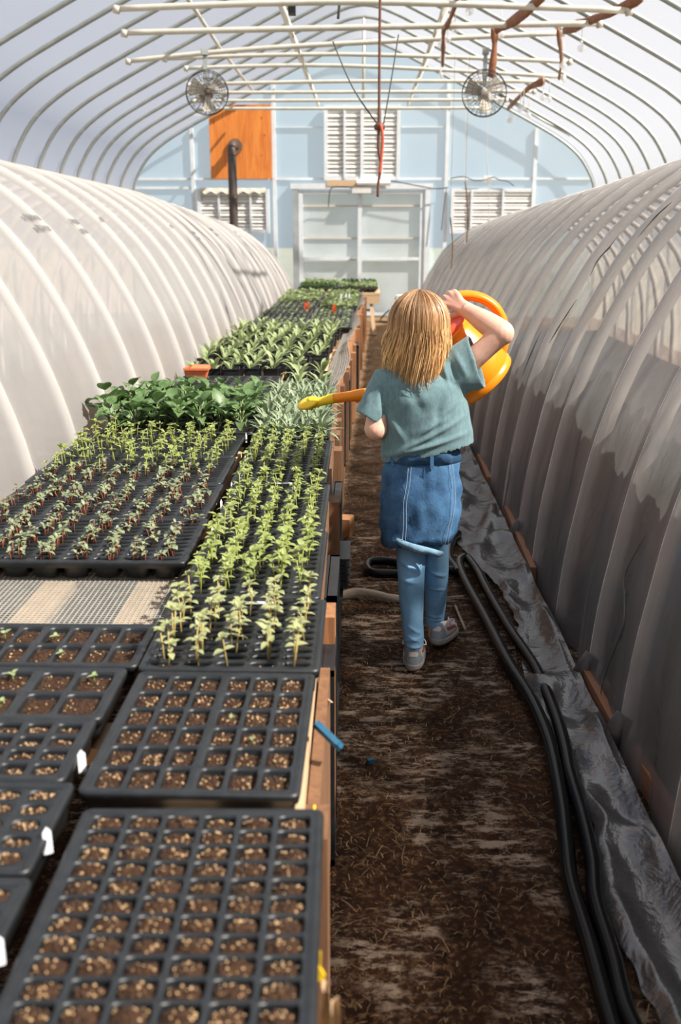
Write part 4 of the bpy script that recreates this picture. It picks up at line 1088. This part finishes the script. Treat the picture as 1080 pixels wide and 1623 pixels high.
for (px, py, mt, lb) in ((484, 492, 'orange_tag', 'orange plant tag among the tiny sprouts nearest the tunnel'), (489, 492, 'orange_tag', 'second orange plant tag right beside the first'), (530, 497, 'orange_tag', 'wider orange plant tag at the middle of the far trays'), (541, 478, 'white_tag', 'white plant tag among the far bushy seedlings'), (549, 477, 'white_tag', 'second white plant tag among the far bushy seedlings'), (554, 477, 'white_tag', 'third white plant tag among the far bushy seedlings'), (571, 452, 'white_tag', 'tiny white tag in the trestle table trays')):
    p = atz(px, py, .65); standing_tag(p.x, p.y, .645, lb, mt, .02 if px != 530 else .035, .10, 0, 0)
# ---------------------------------------------------------------- the girl
m, nt, p = new_mat('skin')
n = _noise(nt, 14, 3); nt.links.new(_mix(nt, _ramp(nt, n, [(.3, 0.), (.7, 1.)]), (.66, .36, .26), (.76, .45, .34)), p.inputs['Base Color'])
p.inputs['Roughness'].default_value = .5; p.inputs['Subsurface Weight'].default_value = .12; p.inputs['Subsurface Radius'].default_value = (.02, .008, .004)
M['skin'] = m
m, nt, p = new_mat('teal_jersey')
n = _noise(nt, 420, 3, .8); n2 = _noise(nt, 130, 4, .7, stretch=(1, 1, .35))
c = _mix(nt, _ramp(nt, n2, [(.3, 0.), (.7, 1.)]), (.088, .170, .192), (.155, .25, .27))
c = _mix(nt, _ramp(nt, n, [(.5, 0.), (.75, .55)]), c, (.24, .32, .33))
nt.links.new(c, p.inputs['Base Color']); p.inputs['Roughness'].default_value = .9
p.inputs['Sheen Weight'].default_value = .15
nt.links.new(_bump(nt, n, .3, .002, _bump(nt, _noise(nt, 22, 3), .2, .01)), p.inputs['Normal'])
M['shirt'] = m
def denim(name, a, b, sc=1):
    m, nt, p = new_mat(name)
    n = _noise(nt, 300, 3, .8); n2 = _noise(nt, 16 * sc, 5, .6)
    c = _mix(nt, _ramp(nt, n2, [(.3, 0.), (.7, 1.)]), a, b)
    c = _mix(nt, _ramp(nt, n, [(.5, 0.), (.75, .4)]), c, tuple(min(1, q * 1.8 + .03) for q in b))
    nt.links.new(c, p.inputs['Base Color']); p.inputs['Roughness'].default_value = .85
    nt.links.new(_bump(nt, n, .25, .002, _bump(nt, n2, .35, .012)), p.inputs['Normal']); return m
M['denim'] = denim('blue_denim', (.010, .048, .130), (.055, .155, .29))
M['denim_pale'] = denim('frayed_denim', (.13, .26, .38), (.22, .36, .47), 2)
M['legging'] = denim('pale_blue_legging', (.17, .37, .62), (.23, .45, .70))
M['thread'] = simple('pale_thread', (.26, .36, .46), (.36, .46, .54), 200, .8)
m, nt, p = new_mat('blond_hair')
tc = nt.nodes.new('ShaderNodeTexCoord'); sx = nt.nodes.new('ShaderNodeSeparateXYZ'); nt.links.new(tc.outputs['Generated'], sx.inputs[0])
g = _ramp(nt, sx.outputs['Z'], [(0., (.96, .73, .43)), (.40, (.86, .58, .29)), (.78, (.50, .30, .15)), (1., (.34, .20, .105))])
oi = nt.nodes.new('ShaderNodeNewGeometry')
dk = _mix(nt, _ramp(nt, oi.outputs['Random Per Island'], [(.0, 0.), (.9, 1.)]), (.26, .19, .13), (1.35, 1.32, 1.28))
mm = nt.nodes.new('ShaderNodeMix'); mm.data_type = 'RGBA'; mm.blend_type = 'MULTIPLY'; mm.inputs[0].default_value = 1
nt.links.new(g, mm.inputs[6]); nt.links.new(dk, mm.inputs[7])
nt.links.new(mm.outputs[2], p.inputs['Base Color']); p.inputs['Roughness'].default_value = .42
M['hair'] = m
M['shoe_grey'] = simple('shoe_grey', (.24, .29, .33), (.32, .37, .41), 40, .5)
M['shoe_pale'] = simple('shoe_pale', (.62, .55, .53), (.72, .66, .64), 40, .6)
M['shoe_pink'] = simple('shoe_pink', (.34, .10, .085), (.42, .15, .12), 40, .5)
M['sole'] = simple('shoe_sole', (.30, .27, .25), (.40, .37, .35), 30, .7)
M['sock'] = simple('dark_sock', (.012, .012, .016), None, 30, .9)

def solid(mb, voxel, iters=6, name='solid', fac=.5):
    """fuse overlapping closed pieces into one continuous surface"""
    me = mb.mesh(name, []); o = bpy.data.objects.new(name, me); COL.objects.link(o)
    r = o.modifiers.new('fuse', 'REMESH'); r.mode = 'VOXEL'; r.voxel_size = voxel
    s = o.modifiers.new('relax', 'SMOOTH'); s.iterations = iters; s.factor = fac
    dg = bpy.context.evaluated_depsgraph_get()
    out = bpy.data.meshes.new_from_object(o.evaluated_get(dg))
    bpy.data.objects.remove(o); bpy.data.meshes.remove(me)
    return out
def ring(c, a, b, n=28, pw=2.3, tilt=0, tilty=0):
    out = []
    for k in range(n):
        th = 2 * math.pi * k / n; ct, st = math.cos(th), math.sin(th)
        r = (abs(ct) ** pw + abs(st) ** pw) ** (-1 / pw)
        x, y = a * r * ct, b * r * st
        out.append((c[0] + x, c[1] + y, c[2] + x * tilt + y * tilty))
    return out
def rpx(py, l, r, Y, b, tilt=0, pw=2.3, tilty=0):
    L, Q = at(l, py, Y), at(r, py, Y)
    return ring(((L.x + Q.x) / 2, Y, (L.z + Q.z) / 2), (Q.x - L.x) / 2, b, 36, pw, tilt, tilty)
def finalize(me, mats, smooth=True):
    me.materials.clear()
    for q in (mats if isinstance(mats, (list, tuple)) else [mats]): me.materials.append(q)
    me.polygons.foreach_set('use_smooth', [True] * len(me.polygons)); me.update(); return me
def displace(me, fn):
    me.update()
    ns = [v.normal.copy() for v in me.vertices]
    for v, nn in zip(me.vertices, ns): v.co += nn * fn(v.co, nn)
    me.update()

GY = 3.30
gb = Vector((at(662, 800, GY).x, GY, 0))
girl = thing('person', 'child with shoulder length blond hair, teal T-shirt and denim skirt, holding a watering can', 'person', gb)
def gpart(name, me, mat, parent=girl):
    me.transform(Matrix.Translation(-gb)); finalize(me, mat)
    return link(name, me, parent)
def gmb(name, mb, mat, parent=girl, smooth=True):
    me = mb.mesh(name, mat, smooth); me.transform(Matrix.Translation(-gb)); return link(name, me, parent)

# body: head, neck, trunk, arms with hands, legs - fused into one surface
HC = at(664, 520, 3.31)                                   # middle of the head
b = MB()
def ell(c, a, bb, cc, n=24, m_=16): b.ball(c, 1, n, m_, (a, bb, cc))
ell(HC + Vector((0, 0, .012)), .074, .092, .090)
ell(HC + Vector((0, .028, -.050)), .055, .062, .062)      # jaw
ell(HC + Vector((0, .098, -.028)), .010, .014, .013)      # nose
b.tube([HC + Vector((0, .090, .005)), HC + Vector((0, .102, -.022))], [.006, .010], 8)
for s in (-1, 1):
    ell(HC + Vector((s * .030, .074, -.030)), .022, .020, .022)   # cheeks
    b.tube([HC + Vector((s * .012, .088, .014)), HC + Vector((s * .045, .070, .016))], .008, 8)   # brows
    ell(HC + Vector((s * .077, .0, -.022)), .009, .016, .027)     # ears
b.tube([HC + Vector((-.020, .082, -.060)), HC + Vector((0, .089, -.059)), HC + Vector((.020, .082, -.060))], [.005, .007, .005], 8)
b.tube([HC + Vector((-.016, .080, -.070)), HC + Vector((0, .086, -.070)), HC + Vector((.016, .080, -.070))], [.005, .008, .005], 8)
ell(HC + Vector((0, .070, -.094)), .020, .018, .016)      # chin
b.tube([HC + Vector((0, .0, -.06)), at(664, 588, GY)], [.040, .046], 16)
tr_rings = [rpx(850, 632, 708, GY, .09), rpx(800, 618, 720, GY, .10), rpx(760, 622, 716, GY, .09), rpx(725, 624, 718, GY, .080), rpx(690, 624, 716, GY, .080), rpx(640, 614, 722, GY, .082), rpx(605, 612, 722, GY, .076), rpx(590, 632, 700, GY, .06), rpx(582, 646, 684, GY, .045)]
b.loft(tr_rings)
SR, ER, WR = at(722, 590, 3.30), at(796, 528, 3.27), at(738, 490, 3.375)
b.tube(smooth_pts([at(700, 598, 3.30), SR, SR.lerp(ER, .5) + Vector((0, -.004, -.004)), ER], 5), [.050] * 5 + [.050 - .003 * k for k in range(5)] + [.037, .036, .036, .037, .038] + [.040], 14)
b.ball(ER, .041, 14, 10)
b.tube(smooth_pts([ER, ER.lerp(WR, .3), ER.lerp(WR, .7), WR], 4), [.040, .041, .041, .041, .040, .039, .037, .035, .032, .030, .028, .027, .027], 14)
def digits(wrist, knuck, paths, r0=.0080):
    mid_ = sum(knuck, Vector()) / 4
    for k, K in enumerate(knuck):
        b.tube([wrist.lerp(K, .0) + (K - mid_) * .35, wrist.lerp(K, .55), K], [.016, .0125, .0105], 10)
        P = [K] + [K + Vector(d) for d in paths[k]]
        b.ball(K, .0105, 8, 6)
        b.tube(smooth_pts(P, 3), [r0 * (1.12 - .25 * i / (3 * (len(P) - 1))) for i in range(3 * (len(P) - 1) + 1)], 10)
        b.ball(P[-1], r0 * .87, 8, 6)
kn = [at(725, 466, 3.405), at(717, 468, 3.413), at(709, 474, 3.416), at(703, 482, 3.414)]
fp = [[(-.006, .022, .008), (-.010, .052, .0), (-.008, .066, -.024), (-.002, .056, -.042)], [(-.008, .024, .007), (-.012, .055, -.002), (-.010, .069, -.027), (-.004, .058, -.045)],
      [(-.008, .022, .006), (-.012, .051, -.002), (-.010, .064, -.025), (-.004, .055, -.042)], [(-.008, .018, .004), (-.011, .042, -.002), (-.009, .053, -.020), (-.004, .047, -.034)]]
digits(WR, kn, fp, .0078)
b.tube(smooth_pts([at(733, 492, 3.38), at(722, 499, 3.405), at(711, 500, 3.435), at(704, 492, 3.46)], 3), [.014, .013, .0115, .0105, .010, .0095, .009, .0085, .008, .0075], 10)
SL, EL, WL = at(607, 606, 3.30), at(596, 680, 3.25), at(603, 652, 3.45)
b.tube(smooth_pts([at(632, 610, 3.30), at(610, 612, 3.30), SL.lerp(EL, .5), EL], 4), [.044, .044, .044, .044, .045, .043, .041, .039, .038, .037, .037, .038, .038], 14)
b.ball(EL, .039, 14, 10)
b.tube(smooth_pts([EL, EL.lerp(WL, .35), WL], 5), [.038, .039, .039, .038, .036, .033, .031, .029, .027, .026, .026], 14)
kl = [WL + Vector((x, .050, .000)) for x in (-.024, -.008, .008, .023)]
fl = [[(0, .020, .012), (0, .030, .030), (0, .022, .047), (0, .006, .050)]] * 3 + [[(0, .015, .010), (0, .024, .025), (0, .018, .040), (0, .005, .042)]]
digits(WL, kl, fl, .0075)
b.tube(smooth_pts([WL + Vector((.014, .012, .008)), WL + Vector((.034, .022, .028)), WL + Vector((.030, .026, .052))], 3), [.013, .0115, .0105, .0095, .009, .0085, .008], 10)
for pts in (((652, 850, 3.28), (650, 915, 3.26), (655, 1010, 3.25), (654, 1040, 3.23)), ((692, 850, 3.31), (693, 915, 3.36), (690, 985, 3.43), (690, 1012, 3.43))):
    b.tube(smooth_pts([at(*q) for q in pts], 4), [.036, .036, .036, .036, .035, .034, .033, .032, .030, .028, .026, .025, .025], 14)
body_me = solid(b, .0042, 5)
body = gpart('body', body_me, M['skin'])
for s in (-1, 1):
    e = MB(); e.ball(HC + Vector((s * .030, .080, -.004)), .0115, 12, 8); e.mi(1).ball(HC + Vector((s * .030, .0862, -.004)), .0058, 10, 6)
    M.setdefault('eye_white', simple('eye_white', (.8, .8, .78), None, 5, .2)); M.setdefault('iris', simple('iris', (.03, .06, .09), None, 5, .2))
    gmb('eye', e, [M['eye_white'], M['iris']])

# T-shirt
b = MB()
tor = [rpx(660, 640, 716, GY, .05, .1), rpx(690, 612, 744, GY, .093, .18), rpx(712, 609, 747, GY, .096, .22), rpx(716, 605, 751, GY, .101, .23), rpx(690, 606, 749, GY, .102, .12), rpx(660, 604, 743, GY, .105, .04),
       rpx(630, 600, 739, GY, .107), rpx(606, 594, 736, GY, .100), rpx(596, 599, 728, GY, .090, 0, 2.2), rpx(587, 612, 712, GY, .074, 0, 2.1), rpx(578, 640, 688, GY, .052, 0, 2)]
b.loft(tor)
def sleeve(pts, inner_pt):
    rings = []
    for (c, ax, r1, r2, up) in pts:
        ax = Vector(ax).normalized(); u = Vector(up); u = (u - ax * u.dot(ax)).normalized(); w = ax.cross(u)
        rings.append([c + u * (r1 * math.cos(2 * math.pi * k / 24)) + w * (r2 * math.sin(2 * math.pi * k / 24)) for k in range(24)])
    b.loft(rings)
# hanging sleeve
a0, a1 = at(622, 602, 3.30), at(585, 664, 3.275); ax = a1 - a0
sleeve([(at(640, 596, 3.30), ax, .05, .06, (1, 0, .6)), (a0, ax, .066, .072, (1, 0, .25)), (a0.lerp(a1, .5), ax, .056, .066, (1, 0, 0)), (a1, (ax.x, ax.y, ax.z * 1), .053, .066, (1, 0, .28)), (a1 + ax.normalized() * .002, ax, .047, .060, (1, 0, .28)), (a0.lerp(a1, .55), ax, .044, .054, (1, 0, .28))], None)
# raised sleeve: wide opening that falls away below the arm
a0, a1 = at(708, 596, 3.30), at(757, 573, 3.29); ax = a1 - a0
sleeve([(a0, ax, .075, .072, (0, 0, 1)), (a0.lerp(a1, .5), (ax.x, 0, ax.z * .8), .082, .070, (0, 0, 1)), (a1, (ax.x, -.02, ax.z * .75), .092, .064, (-.28, 0, 1)), (a1 + ax.normalized() * .002, (ax.x, -.02, ax.z * .75), .086, .058, (-.28, 0, 1)), (a0.lerp(a1, .5), ax, .07, .055, (-.2, 0, 1))], None)
shirt_me = solid(b, .0042, 12)
folds = [((722, 640), (640, 715), .009, .010), ((732, 665), (625, 722), .011, .010), ((738, 690), (612, 728), .010, .009), ((610, 650), (640, 700), .008, .010), ((700, 625), (690, 690), -.006, .014), ((640, 600), (672, 655), -.006, .016), ((615, 690), (608, 728), .007, .008), ((742, 640), (748, 695), .006, .009),
         ((705, 580), (712, 612), .008, .007), ((715, 575), (724, 605), -.008, .007), ((722, 560), (742, 600), .005, .010), ((745, 545), (757, 590), .004, .009), ((605, 620), (612, 668), -.010, .009), ((590, 600), (580, 650), .004, .012), ((655, 690), (720, 660), .006, .012), ((650, 640), (705, 620), .004, .02)]
FS = [(at(*a, 3.2), at(*c, 3.2), h, w) for a, c, h, w in folds]
def fold_fn(v, nn):
    d = .0022 * nz(v.x * 18, v.y * 18, v.z * 18)
    if v.y < GY + .03:
        for a, c, h, w in FS:
            ax_, az_ = c.x - a.x, c.z - a.z; L2 = ax_ * ax_ + az_ * az_
            t_ = max(-.1, min(1.1, ((v.x - a.x) * ax_ + (v.z - a.z) * az_) / L2))
            q = math.hypot(v.x - a.x - ax_ * t_, v.z - a.z - az_ * t_)
            d += h * math.exp(-(q / w) ** 2) * math.sin(math.pi * min(1, max(0, (t_ + .1) / 1.2)))
    return d
displace(shirt_me, fold_fn)
shirt = gpart('t_shirt', shirt_me, M['shirt'])
b = MB()
nk = rpx(577, 638, 690, GY, .055, 0, 2); b.tube(nk, .0045, 6, closed=True); gmb('neck_band', b, M['shirt'], shirt)

# skirt
b = MB(); n_ = 72
def skirt_ring(py, l, r, bd, hem=0, inset=0):
    L, Q = at(l, py, GY), at(r, py, GY); cx = (L.x + Q.x) / 2; a = (Q.x - L.x) / 2 - inset; out = []
    for k in range(n_):
        th = 2 * math.pi * k / n_; ct, st = math.cos(th), math.sin(th); pw = 2.5
        rr = (abs(ct) ** pw + abs(st) ** pw) ** (-1 / pw)
        x, y = a * rr * ct, (bd - inset) * rr * st
        z = L.z
        if hem:
            z += hem * (.030 * max(0, ct) ** 2 - .010 * max(0, -ct) ** 2 + .010 * (1 - abs(ct)) * (1 if st < 0 else 0) + .0045 * nz(k * 1.7, 3) + .003 * (k % 2))
        w = .0035 * math.sin(th * 7 + py * .03) + .009 * nz(ct * 4, st * 4, py * .03) + .004 * math.sin(py * .16 + ct * 5)
        out.append((cx + x + w * ct, GY + y + w * st, z))
    return out
sk = [(711, 613, 727, .094), (726, 611, 728, .097), (745, 609, 729, .104), (758, 608, 729, .108), (770, 607, 730, .110), (785, 606, 730, .111), (800, 606, 730, .112), (815, 605, 729, .112), (830, 604, 727, .112), (843, 604, 725, .113), (856, 603, 723, .113)]
rings = [skirt_ring(*q, hem=max(0, (i - 5) / 5)) for i, q in enumerate(sk)]
rings += [skirt_ring(856, 603, 723, .113, 1, .006), skirt_ring(800, 606, 730, .112, 0, .010), skirt_ring(726, 611, 728, .097, 0, .012)]
b.loft(rings, cap=False); skirt = gmb('denim_skirt', b, M['denim'])
b = MB(); b.loft([skirt_ring(709, 612, 728, .097), skirt_ring(726, 610, 729, .101), skirt_ring(726, 610, 729, .098, 0, .003), skirt_ring(709, 612, 728, .094, 0, .003)], cap=False); gmb('waistband', b, M['denim'], skirt)
def on_skirt(px, py, d=.004):
    """point on the back of the skirt seen at that pixel"""
    i = 0
    while i < len(sk) - 2 and sk[i + 1][0] < py: i += 1
    f = max(0, min(1, (py - sk[i][0]) / (sk[i + 1][0] - sk[i][0]))); l = sk[i][1] + (sk[i + 1][1] - sk[i][1]) * f; r = sk[i][2] + (sk[i + 1][2] - sk[i][2]) * f; bd = sk[i][3] + (sk[i + 1][3] - sk[i][3]) * f
    q = min(.999, abs((px - (l + r) / 2) / ((r - l) / 2)))
    yy = -(bd * (1 - q ** 2.5) ** (1 / 2.5))
    p = at(px, py, GY + yy); p.z = at(px, py, GY).z
    p.x = at(px, py, GY).x
    return p + Vector((0, -d, 0))
for px in (621, 682):
    b = MB(); b.bar(on_skirt(px, 712, .008), on_skirt(px, 731, .007), .012, .004, (0, 1, 0)); gmb('belt_loop', b, M['denim'], skirt, False)
for pts in (((648, 724), (645, 755), (640, 785), (640, 815), (638, 846)), ((712, 727), (716, 760), (716, 790), (710, 820), (704, 850))):
    for dx in (-2.2, 2.2):
        b = MB(); b.tube(smooth_pts([on_skirt(x + dx, y, .008) for x, y in pts], 4), .0008, 5); gmb('seam_stitch', b, M['thread'], skirt)
b = MB()
hp = [(626, 838), (634, 840), (645, 843), (660, 847), (675, 851), (690, 856), (700, 860)]
P0 = [on_skirt(x, y, .005) for x, y in hp]; P1 = [on_skirt(x, y + (4 + 7 * math.sin(math.pi * i / 6)) + 3 * (i % 2), .004) for i, (x, y) in enumerate(hp)]
P0, P1 = smooth_pts(P0, 4), smooth_pts(P1, 4)
b.loft([P0, [q + Vector((0, -.004, -.002)) for q in P0], [q + Vector((0, -.006, 0)) for q in P1], P1], cap=False)
gmb('frayed_hem', b, M['denim_pale'], skirt)

# leggings
b = MB()
for rows in ([(800, 622, 672, 3.29), (858, 627, 677, 3.28), (890, 629, 675, 3.27), (920, 631, 673, 3.26), (950, 633, 672, 3.26), (985, 637, 671, 3.25), (1010, 640, 672, 3.245), (1024, 642, 671, 3.24)],
             [(800, 668, 714, 3.31), (858, 672, 712, 3.32), (890, 672, 712, 3.34), (920, 673, 711, 3.36), (950, 674, 708, 3.39), (975, 675, 705, 3.42), (992, 676, 704, 3.43)]):
    rr = []
    for i, (py, l, r, Y) in enumerate(rows):
        L, Q = at(l, py, Y), at(r, py, Y); a = (Q.x - L.x) / 2
        rr.append(ring(((L.x + Q.x) / 2, Y, L.z), a, a * 1.08, 24, 2))
    b.loft(rr)
leg_me = solid(b, .0045, 4)
lf = [((630, 884), (662, 902), .004, .008), ((634, 914), (666, 920), .004, .008), ((640, 1000), (668, 1012), .004, .004), ((640, 1010), (671, 1004), .004, .004), ((642, 1018), (671, 1020), .005, .004), ((645, 985), (668, 1000), .004, .005),
      ((676, 895), (708, 905), .004, .006), ((676, 975), (704, 980), .005, .004), ((676, 985), (704, 984), .004, .004), ((676, 925), (709, 928), .003, .004)]
LFS = [(at(*a, 3.25 if a[0] < 674 else 3.38), at(*c, 3.25 if a[0] < 674 else 3.38), h, w) for a, c, h, w in lf]
def lfold(v, nn):
    d = .0015 * nz(v.x * 30, v.y * 30, v.z * 22)
    for a, c, h, w in LFS:
        ax_, az_ = c.x - a.x, c.z - a.z; L2 = ax_ * ax_ + az_ * az_
        t_ = max(0, min(1, ((v.x - a.x) * ax_ + (v.z - a.z) * az_) / L2))
        d += h * math.exp(-((math.hypot(v.x - a.x - ax_ * t_, v.z - a.z - az_ * t_)) / w) ** 2) * math.sin(math.pi * t_)
    return d
displace(leg_me, lfold)
leggings = gpart('leggings', leg_me, M['legging'])

# shoes
def shoe(heel_px, Y, yaw, pitch, label):
    h = at(*heel_px, Y)
    s = bpy.data.objects.new('shoe', None); COL.objects.link(s); s.parent = girl; s.location = Vector((h.x, Y, .0)) - gb + Vector((0, 0, .003)); s.rotation_euler = (R(-pitch), 0, R(yaw)); s.empty_display_size = .05
    def outline(z, y0, y1, wh, wt, e=0, toe=1.0):
        out = []; n = 32
        for k in range(n):
            th = 2 * math.pi * k / n; ct, st = math.cos(th), math.sin(th)
            yy = (y0 + y1) / 2 + (y1 - y0) / 2 * (abs(st) ** .75) * (1 if st >= 0 else -1)
            f = (yy - y0) / (y1 - y0); w = wh + (wt - wh) * min(1, f * 1.6)
            out.append(((w + e) * (abs(ct) ** .7) * (1 if ct >= 0 else -1), yy, z))
        return out
    b = MB(); b.loft([outline(0, .004, .205, .034, .038, -.003), outline(.006, 0, .21, .034, .040), outline(.020, -.003, .212, .036, .040), outline(.026, -.002, .208, .035, .039)]); 
    for z in (.011, .018): b.tube(outline(z, -.001, .211, .036, .041), .0012, 4, closed=True)
    link('sole', b.mesh('sole', M['sole']), s)
    UP = [(.024, 0, .205, .033, .037), (.040, .001, .200, .034, .036), (.056, .003, .165, .032, .032), (.072, .005, .125, .029, .028), (.090, .004, .095, .029, .027)]
    b = MB(); b.loft([outline(.024, 0, .205, .033, .037), outline(.040, .001, .200, .034, .036), outline(.056, .003, .165, .032, .032), outline(.072, .005, .125, .029, .028), outline(.090, .004, .095, .029, .027), outline(.091, .010, .088, .023, .021), outline(.060, .012, .085, .020, .018)])
    link('upper', b.mesh('upper', M['shoe_pale']), s)
    def upper_pt(a, z, off_):
        R_ = UP
        for q0, q1 in zip(R_, R_[1:]):
            if q0[0] <= z <= q1[0]: f = (z - q0[0]) / (q1[0] - q0[0]); break
        else: q0 = q1 = R_[-1]; f = 0
        y0, y1, wh, wt = [q0[k] + (q1[k] - q0[k]) * f for k in (1, 2, 3, 4)]
        ct, st = math.sin(a), -math.cos(a)
        yy = (y0 + y1) / 2 + (y1 - y0) / 2 * (abs(st) ** .75) * (1 if st >= 0 else -1)
        fr = (yy - y0) / (y1 - y0); w = wh + (wt - wh) * min(1, fr * 1.6)
        x = w * (abs(ct) ** .7) * (1 if ct >= 0 else -1)
        nx, ny = ct, st; l = math.hypot(nx, ny)
        return Vector((x + nx / l * off_, yy + ny / l * off_, z))
    def patch(name, mat, u0, u1, z0, z1, off_, shape):
        b = MB()
        def f(u, v):
            z, a = shape(u, v, z0 + (z1 - z0) * v, R(u0 + (u1 - u0) * u)); return upper_pt(a, z, off_)
        b.grid(20, 8, f); link(name, b.mesh(name, mat), s)
    patch('heel_counter', M['shoe_grey'], -62, 62, .027, .088, .0022, lambda u, v, z, a: (z, a * (1 - .45 * v)))
    patch('heel_patch', M['shoe_pale'], -20, 20, .056, .074, .0036, lambda u, v, z, a: (z, a * (.55 + .6 * math.sin(math.pi * min(1, v * .75 + .1)))))
    for sg in (-1, 1):
        patch('side_stripe', M['shoe_pink'], sg * 66, sg * 112, .052, .066, .0016, lambda u, v, z, a: (z - .012 * u, a))
        b = MB(); b.tube(smooth_pts([(sg * .012, .092, .078), (sg * .034, .098, .082), (sg * .042, .085, .068), (sg * .030, .082, .070)], 5), .0022, 6); link('lace', b.mesh('lace', M['shoe_pale']), s)
    b = MB(); b.tube([(0, .046, .070), (0, .046, .112)], [.0275, .027], 16); link('sock', b.mesh('sock', M['sock']), s)
    return s
shoe((655, 1062), 3.205, -5, 0, 'near')
s2 = shoe((690, 1030), 3.385, -22, 6, 'far'); s2.location.z += .020

# hair: strands falling from the crown
rh = random.Random(3)
b = MB()
CR = HC + Vector((.006, -.006, .108))
HA, HB, HCz = .094, .106, .104
def hair_end(phi):                                        # phi 0 = straight back
    x = math.sin(phi)
    z = at(664, 612, 3.2).z + .018 * math.sin(x * 3 - .8)
    if x < -.2: z += .050 * min(1, (-x - .2) / .6)
    if math.cos(phi) < 0: z += .02
    return z
def strand(phi, lay, r0):
    a, bb, cz = HA + lay, HB + lay, HCz + lay
    P = []; dr = Vector((math.sin(phi), -math.cos(phi), 0)); th0 = rh.uniform(.02, .35)
    jit = rh.uniform(-.06, .06); z_end = hair_end(phi) + rh.uniform(-.030, .022) - (.006 if lay > .003 else 0)
    if rh.random() < .12: z_end += rh.uniform(.0, .03)
    for i in range(8):
        th = th0 + (1.62 - th0) * i / 7
        ph = phi + jit * th
        P.append(HC + Vector((math.sin(ph) * math.sin(th) * a, -math.cos(ph) * math.sin(th) * bb, math.cos(th) * cz + .012)))
    z0 = P[-1].z; wv, wp = rh.uniform(.001, .009), rh.uniform(0, 6)
    for i in range(1, 8):
        f = i / 7; z = z0 + (z_end - z0) * f
        flare = 1 + (.10 if math.sin(phi) < -.5 else -.10 * max(0, math.sin(phi))) * f
        ph = phi + jit * 1.62 + .05 * (math.sin(f * 3 + wp) - math.sin(wp))
        P.append(HC + Vector((math.sin(ph) * a * flare + wv * (math.sin(f * 5 + wp) - math.sin(wp)), -math.cos(ph) * bb * (1 - .10 * f) + wv * (math.cos(f * 4 + wp) - math.cos(wp)), 0)) + Vector((0, 0, z - HC.z)))
    rr = [r0 * (.5 + .5 * min(1, i / 4)) * (1 if i < 12 else 1 - .30 * (i - 11)) for i in range(len(P))]
    b.tube(P, rr, 4, flat=.5)
for k in range(1700):
    phi = rh.uniform(-2.15, 2.15)
    phi = phi + .035 * math.sin(phi * 31) + .02 * math.sin(phi * 67)
    strand(phi, rh.uniform(-.006, .008), rh.uniform(.0010, .0030))
for k in range(120):                                      # broad locks underneath so no scalp shows
    strand(-2.1 + 4.2 * k / 119, -.010, .010)
hair = gmb('hair', b, M['hair'])

# ---------------------------------------------------------------- watering can
CY = 3.50
A_ax = Vector((-.66, -.16, .735)).normalized()
base = at(766, 606, CY)
can = thing('watering_can', 'large orange watering can with yellow rose, held at the right shoulder of the child', 'watering can', base)
rotm = A_ax.to_track_quat('Z', 'Y').to_matrix()
def cmb(name, mb, mat, parent=can, smooth=True):
    off(mb, base); return mb.build(name, mat, parent, None, smooth)
b = MB()
b.lathe([(.02, 0), (.118, 0), (.127, .006), (.129, .022), (.124, .028), (.124, .033), (.129, .038), (.127, .075), (.122, .13), (.112, .18), (.104, .205), (.100, .222), (.103, .228), (.099, .232), (.094, .228), (.094, .20), (.10, .17), (.05, .169), (.01, .169)], base, 40, rotm)
body_can = cmb('can_body', b, M['can_orange'])
b = MB(); b.lathe([(.0935, .226), (.0935, .20), (.103, .172), (.02, .171)], base, 40, rotm); cmb('can_inside', b, M['can_red'], body_can)
b = MB()
hp = [(676, 552), (678, 515), (690, 488), (712, 474), (738, 468), (765, 473), (786, 488), (798, 512), (800, 540), (793, 562), (781, 582)]
b.tube(smooth_pts([at(x, y, CY - .01) for x, y in hp], 5), .028, 16, flat=.62, up=(0, 1, 0)); cmb('handle', b, M['can_orange'])
b = MB()
sp = [(716, 606), (680, 613), (640, 619), (600, 624), (565, 627), (527, 632)]
b.tube(smooth_pts([at(x, y, CY) for x, y in sp], 4), [.046 - .0015 * k if k < 8 else .034 - .0016 * (k - 8) if k < 17 else .0185 - .0004 * (k - 17) for k in range(21)], 14)
cmb('spout', b, M['can_orange'])
b = MB(); b.tube(smooth_pts([at(x, y, CY) for x, y in ((529, 631.5), (515, 635), (500, 639), (490, 640))], 3), [.0185, .0185, .0175, .0165, .0155, .015, .016, .019, .022, .024], 14)
tip = cmb('spout_tip', b, M['can_yellow'])
b = MB(); c = at(489, 639, CY); q = (Vector((-.30, -.25, .82))).normalized().to_track_quat('Z', 'Y').to_matrix()
b.lathe([(.005, -.020), (.020, -.016), (.038, -.004), (.041, .002), (.038, .007), (.02, .012), (.003, .0135)], c, 24, q)
cmb('rose', b, M['can_yellow'], tip)
